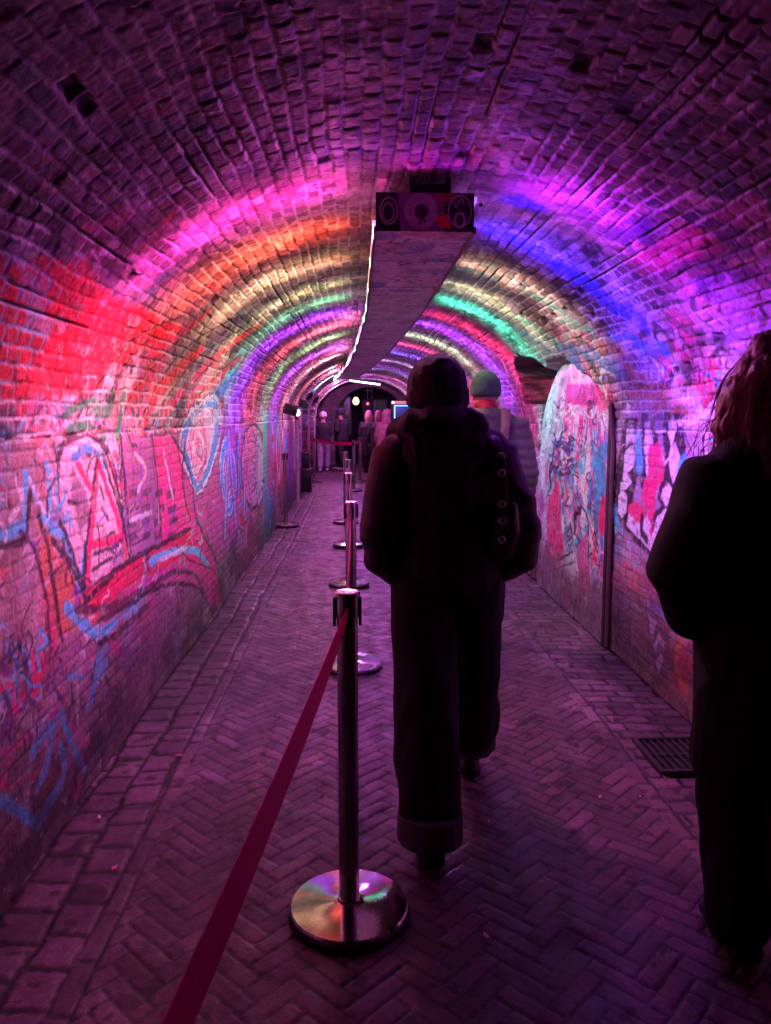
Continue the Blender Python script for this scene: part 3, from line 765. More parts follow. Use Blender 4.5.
pp.fill(W([(594, 452), (606, 440), (606, 520), (596, 532), (592, 500)]), (.04, .28, .5), .92, .02)
pp.fill(W([(600, 500), (606, 490), (606, 540), (598, 530)]), HOT, .9)
pp.fill(W([(548, 500), (560, 480), (562, 540), (556, 572), (546, 560)]), HOT, .8, .02)
pp.fill(W([(578, 545), (588, 530), (590, 580), (580, 600), (576, 570)]), (.55, .1, .3), .9, .01)
pp.fill(W([(566, 556), (576, 552), (580, 585), (562, 578)]), (.7, .6, .75), .95, .01)
pp.stroke(W([(574, 520), (580, 508), (588, 520), (588, 560)]), .02, BLACK); pp.stroke(W([(545, 545), (556, 560), (572, 552)]), .02, BLACK); pp.stroke(W([(548, 572), (574, 562)]), .015, BLACK)
pp.stroke(W([(588, 500), (592, 465), (600, 470), (598, 500)]), .04, (.05, .35, .65), .95)
pp.stroke(W([(588, 452), (586, 470), (582, 490)]), .05, WHITE)
pp.stroke(W([(600, 560), (596, 600), (602, 630)]), .012, BLACK)
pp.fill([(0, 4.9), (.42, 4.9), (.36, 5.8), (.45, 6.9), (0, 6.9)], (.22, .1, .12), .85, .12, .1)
zz, yy2 = np.meshgrid(za, ya)
tt = np.clip(np.abs((yy2 - 5.88) / .95), 0, 1)
topz = 1.93 - .92 + .92 * np.sqrt(1 - tt ** 2.2)
zc = np.minimum(zz, topz)
ff = fbm(yy2 * 6, zz * 6, 4, 400)
gx = XP + (ff - .5) * .012 + smooth(.62, .66, fbm(yy2 * 4, zz * 4, 4, 410)) * .006
gx = gx + (np.abs(zz - zc) > 0) * .06
c = pp.rgb * (.6 + .55 * ff)[..., None] * np.clip(pp.a, .2, 1)[..., None]
c = c * (1 - .4 * smooth(.56, .72, fbm(yy2 * 9, zz * 30, 4, 411)))[..., None]
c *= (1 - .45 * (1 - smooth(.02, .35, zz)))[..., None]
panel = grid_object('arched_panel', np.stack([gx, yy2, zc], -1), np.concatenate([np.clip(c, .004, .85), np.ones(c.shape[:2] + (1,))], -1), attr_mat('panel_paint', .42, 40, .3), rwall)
panel['label'] = 'smooth plastered arched panel covered in drips and scribbles'
# dark strip for the open joint beside the panel
M_dark = mat('dark_joint', (.015, .01, .012), .9)
j = MB(); j.box((1.645, 4.905, .80), (.05, .05, 1.60), .004); j.build('joint_strip', M_dark, rwall)
j = MB(); j.tube([(1.635, 4.85, 0.01), (1.63, 4.845, .8), (1.63, 4.85, 1.35), (1.61, 4.87, 1.58)], .016, 8); j.build('conduit_pipe', mat('pipe_paint', (.11, .04, .05), .6), rwall)

# ------------------------------------------------------------------ the paving
fy = [-2.2 + .03 * k for k in range(112)]
y = fy[-1] + .03
while y < 26: fy.append(y); y += max(.0068, .0033 * y)
FY = np.array(fy); FX = np.linspace(XL - .05, XR + .05, 400)
gx_, gy_ = np.meshgrid(FX, FY)
q = math.sqrt(.5)
hb, hr, ht = herring((gx_ + gy_) * q, (gy_ - gx_) * q, .062, 3, .0075, 500)
sb, sr, _c, _r = bricks(gy_, gx_ - XL, .150, .150, .016, 520, .034)       # setts along the left wall
eb, er, _c2, _r2 = bricks(gy_, gx_ - XL - .302, .205, .0665, .010, 530, .012)
rb, rr_, _c3, _r3 = bricks(gx_, gy_, .21, .095, .012, 540, .016)             # soldier rows along the right wall
rb2, rr2, _c4, _r4 = bricks(gy_, gx_, .21, .068, .009, 550, .006)
zone = np.zeros_like(gx_, int)
zone[gx_ < XL + .30] = 1; zone[(gx_ >= XL + .30) & (gx_ < XL + .37)] = 2
zone[gx_ > XR - .42] = 3; zone[(gx_ > XR - .49) & (gx_ <= XR - .42)] = 4
fb = np.choose(zone, [hb, sb, eb, rb, rb2]); fr = np.choose(zone, [hr, sr, er, rr_, rr2])
crown = np.choose(zone, [fb * .004 + ht * .006, sb * .006, eb * .005, rb * .006, rb2 * .005])
fz = crown * .45 + (fr - .5) * .003 * fb + (fbm(gx_ * 1.4, gy_ * 1.1, 3, 560) - .5) * .03 + (fbm(gx_ * 20, gy_ * 20, 3, 561) - .5) * .004 - (1 - fb) * .002
fz -= .004 + .012 * smooth(.35, .0, XR - gx_)
fcol = np.stack([.195 + .13 * (fr - .5), .098 + .07 * (fr - .5), .145 + .09 * (fr - .5)], -1)
fcol = fcol * (.62 + .75 * fbm(gx_ * 8, gy_ * 8, 4, 570))[..., None]
fcol = fcol * .68 * fb[..., None] + np.array([.010, .008, .009]) * (1 - fb)[..., None]
fcol *= (1 - .5 * smooth(.50, .62, fbm(gx_ * 1.6, gy_ * 1.2, 5, 580)))[..., None]
fcol *= (1 + .5 * smooth(.58, .66, fbm(gx_ * 5, gy_ * 3, 5, 581)))[..., None]
fcol *= (1 - .7 * smooth(.71, .74, fbm(gx_ * 16, gy_ * 16, 2, 583)))[..., None]
fcol = np.clip(fcol, .004, .6)
M_floor = attr_mat('brick_paving', .50, 80, .5, .16)
pav = grid_object('brick_pavement', np.stack([gx_, gy_, fz], -1), np.concatenate([fcol, np.ones(fcol.shape[:2] + (1,))], -1), M_floor)
tag(pav, kind='structure', label='dark herringbone clay brick paving with setts along the walls')
M_street = mat('street_asphalt', (.04, .036, .04), .7, var=.3, scale=3)
g = MB(); g.box((0, 0, -.16), (4000, 4000, .2)); gg = g.build('ground', M_street, smoothed=False); tag(gg, kind='structure')

# ------------------------------------------------------------------ overhead duct
def dome(c, rx, ry, h, lean=(0, 0)):
    prof = [(-.12, .97), (0, 1.0), (.3, 1.03), (.55, .96), (.75, .80), (.9, .56), (1., .28)]
    return ([(c[0] + lean[0] * t, c[1] + lean[1] * t, c[2] + h * t) for t, _ in prof], [(rx * f, ry * f) for _, f in prof], .15)
def dshift(y):
    return float(np.interp(y, [0, 6.0, 9.2, 13.0, 16.5], [0, 0, -.09, -.26, -.50]))
DZ0, DZ1 = 2.27, 2.42
DXL, DXR, DY0, DY1 = .085, .485, 3.28, 16.5
dy = np.concatenate([np.arange(DY0, 8, .02), np.arange(8, DY1, .06)])
dx = np.linspace(0, 1, 60)
dp = Paint(dx * .4, dy, 31)
r = random.Random(9)
for k in range(90): dp.blot((r.uniform(0, .4), 3.3 + 9 * r.random() ** 1.4), r.uniform(.03, .10), r.choice([(.75, .7, .75), (.35, .3, .38), (.55, .12, .2), (.8, .78, .8), (.16, .2, .5)]), .8, r.uniform(.5, 1.3), k)
for k in range(120):
    s_, y_ = r.uniform(0, .4), 3.3 + 7 * r.random() ** 1.5; a = r.uniform(0, 6)
    dp.stroke([(s_, y_), (s_ + .05 * math.cos(a), y_ + .05 * math.sin(a)), (s_ + .08 * math.cos(a + 1), y_ + .1 * math.sin(a + .8))], r.choice([.008, .013, .02]), r.choice([BLACK, BLACK, (.7, .65, .7), (.45, .03, .06), WHITE, (.1, .15, .4)]), .9, rough=.004)
for k in range(16): dp.stroke([(0, 3.9 + k * .78), (.4, 3.9 + k * .78)], .014, BLACK, .9, curve=False, rough=.001)
dgx, dgy = np.meshgrid(dx, dy)
dsx = np.array([dshift(v) for v in dy])[:, None]
bx_ = DXL + dgx * (DXR - DXL) + dsx
dn = fbm(dgx * 4, dgy * 5, 4, 610)
dcol = np.array([.55, .48, .55]) * (.55 + .8 * dn)[..., None] * (1 - dp.a)[..., None] + dp.rgb * dp.a[..., None]
dcol = np.concatenate([np.clip(dcol, .005, .8), np.ones(dcol.shape[:2] + (1,))], -1)
duct = empty('overhead_duct', (.285, DY0, DZ0))
tag(duct, 'long flat grey service duct hung under the crown of the vault', 'duct')
M_duct = attr_mat('duct_boards', .5, 30, .3)
def rel(P): return P - np.array([.285, DY0, DZ0])
u_ = grid_object('underside', rel(np.stack([bx_, dgy, DZ0 + (dn - .5) * .006], -1)), dcol, M_duct, duct)
M_metal = mat('duct_side_metal', (.16, .15, .16), .55, .3)
def strip(x0, x1, z0, z1, name, m, par, ylist=np.concatenate([np.arange(DY0, DY1, .3), [DY1]])):
    bm = bmesh.new(); prev = None
    for yv in ylist:
        s_ = dshift(yv)
        ring = [bm.verts.new((x + s_ - .285, yv - DY0, z - DZ0)) for x, z in ((x0, z0), (x1, z0), (x1, z1), (x0, z1))]
        if prev:
            for k in range(4): bm.faces.new((prev[k], prev[(k + 1) % 4], ring[(k + 1) % 4], ring[k]))
        else: bm.faces.new(ring)
        prev = ring
    bm.faces.new(prev[::-1])
    bmesh.ops.recalc_face_normals(bm, faces=bm.faces)
    me = bpy.data.meshes.new(name); bm.to_mesh(me); bm.free(); me.materials.append(m)
    ob = bpy.data.objects.new(name, me); COL.objects.link(ob); ob.parent = par; return ob
strip(DXL + .004, DXR - .004, DZ0 + .008, DZ1, 'casing', M_metal, duct)
strip(DXL - .012, DXL + .002, DZ0 - .006, DZ0 + .02, 'edge_rail', M_metal, duct)
strip(DXR - .002, DXR + .012, DZ0 - .006, DZ0 + .02, 'edge_rail', M_metal, duct)
# LED strips: colour changes pixel by pixel along the tunnel
def led_mat(name, stops, st):
    m, N, L, b = new_mat(name)
    tc = N.new('ShaderNodeTexCoord'); sp = N.new('ShaderNodeSeparateXYZ'); L.new(tc.outputs['Object'], sp.inputs[0])
    mr = N.new('ShaderNodeMapRange'); mr.inputs['From Max'].default_value = DY1 - DY0; L.new(sp.outputs['Y'], mr.inputs['Value'])
    cr = N.new('ShaderNodeValToRGB'); el = cr.color_ramp.elements
    while len(el) > 1: el.remove(el[-1])
    el[0].position = 0; el[0].color = (*stops[0][1], 1)
    for p_, c_ in stops[1:]:
        e = el.new(min(1, (p_ - DY0) / (DY1 - DY0))); e.color = (*c_, 1)
    L.new(mr.outputs[0], cr.inputs['Fac']); L.new(cr.outputs[0], b.inputs['Emission Color']); b.inputs['Emission Strength'].default_value = st
    b.inputs['Base Color'].default_value = (.1, .1, .1, 1)
    return m
LEFT = [(3.3, (1, .02, .50), 34), (4.05, (1, .14, .06), 48), (4.85, (1, .58, .30), 28), (5.7, (.95, .85, .42), 24), (6.4, (.25, 1, .5), 20), (7.2, (.28, .04, 1), 90), (8.2, (1, .12, .12), 50), (9.3, (.55, 1, .5), 42),
        (10.5, (.4, .08, 1), 60), (12, (1, .5, .6), 50), (14, (1, .25, .35), 50), (16.5, (.5, 1, .7), 36), (19, (1, .2, .1), 60), (21.5, (1, .6, .4), 50)]
RIGHT = [(3.3, (.36, .01, 1), 36), (4.1, (.12, .03, 1), 66), (5.0, (.9, .66, .5), 24), (5.8, (.7, .8, .45), 22), (6.5, (.06, 1, .6), 36), (7.35, (1, .04, .2), 50), (8.2, (.3, .05, 1), 70), (9.4, (.6, .8, .55), 40),
         (10.6, (1, .1, .3), 46), (12, (.15, .1, 1), 70), (14, (.7, .4, 1), 56), (16.5, (.25, .1, 1), 60), (19, (.5, .2, 1), 50), (21.5, (.3, .1, 1), 50)]
mixw = lambda c, k=.45: tuple(x * (1 - k) + k for x in c)
strip(DXL - .014, DXL - .004, DZ0 + .03, DZ0 + .042, 'led_strip', led_mat('led_left', [(p_, mixw(c_, .45)) for p_, c_, _ in LEFT if p_ < 16.6], 1.3), duct)
strip(DXR + .004, DXR + .014, DZ1 - .03, DZ1 - .01, 'led_strip', led_mat('led_right', [(p_, mixw(c_, .2)) for p_, c_, _ in RIGHT if p_ < 16.6], .9), duct)
# decorated end face
ez = np.linspace(0, .152, 90); ex = np.linspace(0, .404, 230)
ep = Paint(ez, ex, 77)
ep.fill([(-.1, -.1), (.3, -.1), (.3, .5), (-.1, .5)], (.02, .015, .02), 1)
ep.fill([(0, .10), (.15, .09), (.16, .28), (0, .28)], (.28, .12, .28), .9, .004, .004)
ep.fill([(.02, .26), (.06, .24), (.07, .3), (.01, .31)], RED, .95, .004, .004); ep.fill([(.11, .24), (.15, .24), (.15, .32), (.12, .32)], (.4, .02, .08), .9, .004, .004)
ep.stroke(ell(.078, .185, .062, .058), .02, (.5, .32, .5), .95, closed=True, rough=.002); ep.fill(ell(.078, .185, .055, .05), (.45, .28, .45), .95, .003, .002)
ep.fill(ell(.078, .185, .03, .028), (.03, .01, .04), .95, .003, .004); ep.stroke([(.03, .18), (.05, .19), (.04, .2)], .008, BLACK, rough=.002)
ep.stroke(ell(.08, .052, .052, .036), .006, (.5, .35, .5), .9, closed=True, rough=.003); ep.stroke(ell(.075, .05, .036, .024), .008, (.35, .2, .3), .9, closed=True, rough=.003)
ep.stroke(ell(.08, .345, .06, .048), .006, (.5, .4, .55), .9, closed=True, rough=.003); ep.stroke(ell(.045, .345, .028, .02), .012, (.5, .36, .5), .9, closed=True, rough=.002)
ep.stroke([(.12, .32), (.1, .33), (.13, .35), (.11, .36)], .006, (.45, .35, .5), rough=.002)
e1, e2 = np.meshgrid(ez, ex)
M_gal = mat('galvanised', (.3, .3, .32), .4, .8)
b = MB()
for k in range(22):
    yv = 3.42 + k * .6
    for xx in (.03, .37): b.lathe([(.006, -.004), (.006, .0)], (DXL + xx + dshift(yv) - .285, yv - DY0, -.001), 8)
b.build('screws', M_gal, duct)['kind'] = 'stuff'
b = MB(); b.tube([(DXR + .03 + dshift(v) - .285, v - DY0, .10 + .012 * math.sin(v * 4)) for v in np.arange(DY0, DY1, .35)], .009, 8); b.build('cable', M_dark, duct)
fo = grid_object('end_board', rel(np.stack([DXL - .002 + e2, np.full_like(e1, DY0 - .004), DZ0 + e1], -1)), np.concatenate([np.clip(ep.rgb, .01, .8), np.ones(ep.a.shape + (1,))], -1), attr_mat('end_paint', .4, 20, .1), duct)
b = MB(); b.box((.03, .10, .185), (.16, .05, .05), .005); b.box((-.05, .05, .19), (.02, .02, .07)); b.box((.1, .05, .19), (.02, .02, .07)); b.build('hanger_bracket', mat('bracket_black', (.02, .02, .022), .5, .6), duct)
for yv in (6.3, 9.3, 12.3, 15.3):
    b = MB(); b.box((dshift(yv), yv - DY0, .19), (.3, .03, .09), .003); b.build('hanger_bracket', M_dark, duct)

# ------------------------------------------------------------------ lamps
def blade(name, x, y, z, col, power, w, lean=0., wide=False, size=.02, side=False):
    """a slot-lensed LED: wide across the vault, narrow along the tunnel"""
    l = bpy.data.lights.new(name, 'POINT'); l.energy = power; l.color = col; l.shadow_soft_size = size
    if not wide:
        l.use_nodes = True; N = l.node_tree.nodes; L = l.node_tree.links
        em = next(n for n in N if n.type == 'EMISSION')
        ge = N.new('ShaderNodeNewGeometry'); dt = N.new('ShaderNodeVectorMath'); dt.operation = 'DOT_PRODUCT'
        dt.inputs[1].default_value = (0, math.cos(lean), math.sin(lean)); L.new(ge.outputs['Incoming'], dt.inputs[0])
        s0 = N.new('ShaderNodeSeparateXYZ'); L.new(ge.outputs['Incoming'], s0.inputs[0])
        m0 = N.new('ShaderNodeMath'); m0.operation = 'MAXIMUM'; m0.inputs[1].default_value = 0; L.new(s0.outputs['Z'], m0.inputs[0])
        m9 = N.new('ShaderNodeMath'); m9.operation = 'MULTIPLY_ADD'; m9.inputs[1].default_value = .75; m9.inputs[2].default_value = w; L.new(m0.outputs[0], m9.inputs[0])
        a = N.new('ShaderNodeMath'); a.operation = 'DIVIDE'; L.new(m9.outputs[0], a.inputs[1]); L.new(dt.outputs['Value'], a.inputs[0])
        s2 = N.new('ShaderNodeMath'); s2.operation = 'MULTIPLY'; L.new(a.outputs[0], s2.inputs[0]); L.new(a.outputs[0], s2.inputs[1])
        ng = N.new('ShaderNodeMath'); ng.operation = 'MULTIPLY'; ng.inputs[1].default_value = -1; L.new(s2.outputs[0], ng.inputs[0])
        e = N.new('ShaderNodeMath'); e.operation = 'EXPONENT'; L.new(ng.outputs[0], e.inputs[0])
        out = e.outputs[0]
    else:
        l.use_nodes = True; N = l.node_tree.nodes; L = l.node_tree.links
        em = next(n for n in N if n.type == 'EMISSION'); ge = N.new('ShaderNodeNewGeometry'); out = None
    # added beam shaping: strength falls upward, most light goes sideways and down
    sp = N.new('ShaderNodeSeparateXYZ'); L.new(ge.outputs['Incoming'], sp.inputs[0])
    mx = N.new('ShaderNodeMath'); mx.operation = 'MAXIMUM'; mx.inputs[1].default_value = 0; L.new(sp.outputs['Z'], mx.inputs[0])
    mk = N.new('ShaderNodeMath'); mk.operation = 'MULTIPLY'; mk.inputs[1].default_value = -2.6; L.new(mx.outputs[0], mk.inputs[0])
    ex = N.new('ShaderNodeMath'); ex.operation = 'EXPONENT'; L.new(mk.outputs[0], ex.inputs[0])
    if side:                        # added beam shaping: little goes straight down or along the tunnel
        sq = N.new('ShaderNodeMath'); sq.operation = 'MULTIPLY'; L.new(sp.outputs['X'], sq.inputs[0]); L.new(sp.outputs['X'], sq.inputs[1])
        s3 = N.new('ShaderNodeMath'); s3.operation = 'MULTIPLY'; L.new(sq.outputs[0], s3.inputs[0]); L.new(ex.outputs[0], s3.inputs[1]); ex = s3
    if side == 'low':               # added cut-off: beam shaped to spare the vault and fall on the wall
        dn = N.new('ShaderNodeMapRange'); dn.interpolation_type = 'SMOOTHSTEP'; dn.inputs['From Min'].default_value = -.22; dn.inputs['From Max'].default_value = -.66; dn.inputs['To Min'].default_value = .02; dn.inputs['To Max'].default_value = 1
        L.new(sp.outputs['Z'], dn.inputs['Value'])
        s4 = N.new('ShaderNodeMath'); s4.operation = 'MULTIPLY'; L.new(dn.outputs[0], s4.inputs[0]); L.new(ex.outputs[0], s4.inputs[1]); ex = s4
    if out is not None:
        fm = N.new('ShaderNodeMath'); fm.operation = 'MULTIPLY'; L.new(out, fm.inputs[0]); L.new(ex.outputs[0], fm.inputs[1]); L.new(fm.outputs[0], em.inputs['Strength'])
    else: L.new(ex.outputs[0], em.inputs['Strength'])
    o = bpy.data.objects.new(name, l); COL.objects.link(o); o.location = (x, y, z)
    return o
BK = 4.4
for y_, c_, p_ in LEFT: blade('led_spot', DXL - .05 + dshift(y_), y_, 2.30, c_, p_ * BK, .34 if y_ < 9 else .40, -.35 if y_ != 4.05 else -.55, side=True)
for y_, c_, p_ in RIGHT: blade('led_spot', DXR + .05 + dshift(y_), y_, 2.30, c_, p_ * BK, .46 if y_ < 4.5 else .34 if y_ < 9 else .40, .1, side=True)
for y_, pl, pr in ((3.4, 270, 160), (5.6, 110, 110), (8.2, 28, 24), (11.5, 42, 38), (15.5, 58, 54), (20, 70, 64)):
    blade('led_wash', DXL - .06 + dshift(y_), y_, 2.30, (1, .47, .66) if y_ < 5 else (1, .20, .58), pl, 1, wide=True, size=.05, side='low' if y_ < 7 else False)
    blade('led_wash', DXR + .06 + dshift(y_), y_ + .2, 2.30, (.78, .26, .95) if y_ < 7 else (.52, .10, 1), pr, 1, wide=True, size=.05, side='low' if y_ < 7 else False)

blade('fill_glow', DXL - .10, 3.36, 2.30, (.85, .10, .55), 13, 1, wide=True, size=.06)  # added wide fill lamp, lifts the near ceiling and belt
blade('fill_glow', DXR + .10, 3.36, 2.30, (.50, .06, .95), 12, 1, wide=True, size=.06)  # its violet twin, also an added fill

# ------------------------------------------------------------------ stanchions and belts
M_steel = mat('brushed_steel', (.55, .52, .54), .22, 1.0, var=.2, scale=40, bump=.03)
M_base = mat('scuffed_steel_disc', (.80, .76, .78), .09, 1.0, var=.45, scale=9, bump=.05)
M_blk = mat('black_plastic', (.012, .012, .014), .4)
M_rub = mat('black_rubber', (.012, .012, .012), .8)
M_belt = mat('red_webbing', (.97, .014, .24), .45, var=.12, scale=60, bump=.3)
_N = M_belt.node_tree.nodes; _L = M_belt.node_tree.links
_t = _N.new('ShaderNodeBsdfTranslucent'); _t.inputs[0].default_value = (.97, .02, .40, 1); _m = _N.new('ShaderNodeMixShader'); _m.inputs[0].default_value = .5
_o = _N['Material Output']; _L.new(_N['Principled BSDF'].outputs[0], _m.inputs[1]); _L.new(_t.outputs[0], _m.inputs[2]); _L.new(_m.outputs[0], _o.inputs['Surface'])
def make_stanchion():
    r_ = empty('stanchion', (0, 0, 0))
    b = MB(); b.lathe([(.172, .012), (.180, .016), (.181, .030), (.176, .036), (.12, .041), (.05, .046), (.036, .050), (.034, .058)], n=72); b.build('base', M_base, r_)
    b = MB(); b.lathe([(.182, .0), (.184, .004), (.184, .012), (.176, .0135)], n=72); b.build('rubber_ring', M_rub, r_)
    b = MB(); b.lathe([(.0305, .05), (.0305, .935)], n=32); b.build('pole', M_steel, r_)
    b = MB(); b.lathe([(.033, .935), (.034, .94), (.034, .995)], n=32)
    b.build('belt_head', M_steel, r_)
    b = MB(); b.lathe([(.035, .995), (.0375, .997), (.0375, 1.006), (.034, 1.010), (.002, 1.012)], n=32); b.build('cap', M_steel, r_)
    for sx, sy_ in ((1, 0), (-1, 0), (0, 1), (0, -1)):
        b = MB(); b.box((sx * .0375, sy_ * .0375, .952), (.008 if sx else .022, .008 if sy_ else .022, .085), .002); b.build('belt_clip', M_blk, r_)
    return r_
ST = [((-.03, 2.19), 'front steel stanchion on the paving with a red belt running towards the camera'),
      ((-.035, 4.525), 'second steel stanchion in the row, behind the front one'),
      ((-.075, 6.80), 'third steel stanchion in the row, just beyond the second'),
      ((-.10, 8.88), 'fourth steel stanchion in the row, small and half hidden behind the third'),
      ((-.16, 10.82), 'fifth stanchion, its round base just left of the others in the row'),
      ((-.06, 15.4), 'far stanchion whose pole looks blue beside the crossing red belt'),
      ((.07, 17.5), 'farthest stanchion, standing next to the dark coated woman'),
      ((-.98, 10.55), 'lone steel stanchion standing against the left wall with no belt'),
      ((-.98, 17.6), 'far stanchion by the left wall where the crossing red belt ends'),
      ((-.255, -.08), 'steel stanchion beside the camera holding the near end of the red belt')]
st0 = make_stanchion()
for k, ((x_, y_), lab) in enumerate(ST):
    s_ = st0 if k == 0 else copy_tree(st0)
    s_.location = (x_, y_, .002); s_.rotation_euler = (0, 0, random.uniform(-.25, .25) if k else .08)
    tag(s_, lab, 'stanchion', 'steel queue barrier posts')
def belt(a, b_, sag, label, w=.055, roll=0.):
    bm = bmesh.new(); n = 40; A = Vector(a); B = Vector(b_); d = (B - A).normalized(); nn = Vector((-d.y, d.x, 0)).normalized() * .0011
    prev = None
    for k in range(n + 1):
        t = k / n; p = A.lerp(B, t); p.z -= sag * 4 * t * (1 - t)
        tw = math.sin(t * 4) * .05 + roll * math.sin(PI * min(1, t * 1.02)) ** .5 if t < .98 else 0
        up = (Vector((0, 0, 1)) + nn.normalized() * tw).normalized() * w / 2
        ring = [bm.verts.new(p + up + nn), bm.verts.new(p - up + nn), bm.verts.new(p - up - nn), bm.verts.new(p + up - nn)]
        if prev:
            for q_ in range(4): bm.faces.new((prev[q_], prev[(q_ + 1) % 4], ring[(q_ + 1) % 4], ring[q_]))
        else: bm.faces.new(ring)
        prev = ring
    bm.faces.new(prev[::-1]); bmesh.ops.recalc_face_normals(bm, faces=bm.faces)
    me = bpy.data.meshes.new('barrier_belt'); bm.to_mesh(me); bm.free(); me.materials.append(M_belt)
    me.polygons.foreach_set('use_smooth', np.ones(len(me.polygons), bool)); me.set_sharp_from_angle(angle=.6)
    o = bpy.data.objects.new('barrier_belt', me); COL.objects.link(o)
    tag(o, label, 'belt', 'red retractable barrier belts'); return o
def bz(i, dy_): return (ST[i][0][0], ST[i][0][1] + dy_, .955)
belt(bz(9, .04), bz(0, -.04), .035, 'long red barrier belt running from the front stanchion down past the camera', roll=.45, w=.038)
belt(bz(0, .04), bz(1, -.04), .03, 'red barrier belt seen edge on between front and second stanchion')
belt(bz(1, .04), bz(2, -.04), .02, 'red barrier belt seen edge on behind the second stanchion')
belt(bz(2, .04), bz(3, -.04), .02, 'red barrier belt seen edge on behind the third stanchion')
belt(bz(3, .04), bz(4, -.04), .02, 'short looking red belt between fourth and fifth stanchion')
belt((ST[5][0][0] - .04, 15.4, .955), (ST[8][0][0] + .04, 17.6, .955), .03, 'far red belt stretched across the passage in front of the distant visitors', .06)
belt((ST[5][0][0], 15.44, .955), (ST[6][0][0], 17.46, .955), .02, 'short far red belt between the two farthest posts')

# ------------------------------------------------------------------ people
M_skin = mat('skin', (.42, .25, .19), .5, var=.1)
M_black = mat('black_wool', (.004, .0035, .005), .9, var=.3, scale=30, bump=.4)
M_puff = mat('black_puffer', (.003, .003, .004), .62, var=.3, scale=20, bump=.2)
M_jean = mat('black_denim', (.003, .003, .004), .9, var=.3, scale=50, bump=.4)
M_cuff = mat('grey_cuff', (.085, .08, .095), .9, var=.3, scale=80, bump=.5)
M_boot = mat('black_leather', (.008, .008, .008), .5, bump=.1)
M_fur = mat('dark_fur', (.006, .005, .006), .95, var=.5, scale=60, bump=1.)
M_hat = mat('charcoal_knit', (.014, .011, .014), .95, var=.4, scale=90, bump=1.)
M_green = mat('green_knit', (.05, .16, .10), .9, var=.25, scale=60, bump=.9)
M_grey = mat('grey_puffer', (.12, .13, .10), .55, var=.2, scale=20, bump=.2)
M_eye = mat('eye', (.6, .6, .6), .2)
M_white = mat('white_knit', (.6, .58, .6), .9)
M_dkcoat = mat('dark_coat', (.02, .018, .024), .8)
M_pink = mat('rose_coat', (.50, .12, .17), .8)
M_blond = mat('blond_hair', (.45, .28, .22), .5)
M_brown = mat('brown_hair', (.34, .12, .17), .42, var=.5, scale=40)
M_lightjean = mat('pale_denim', (.38, .32, .42), .8)
M_shoe = mat('white_shoe', (.6, .5, .52), .6)

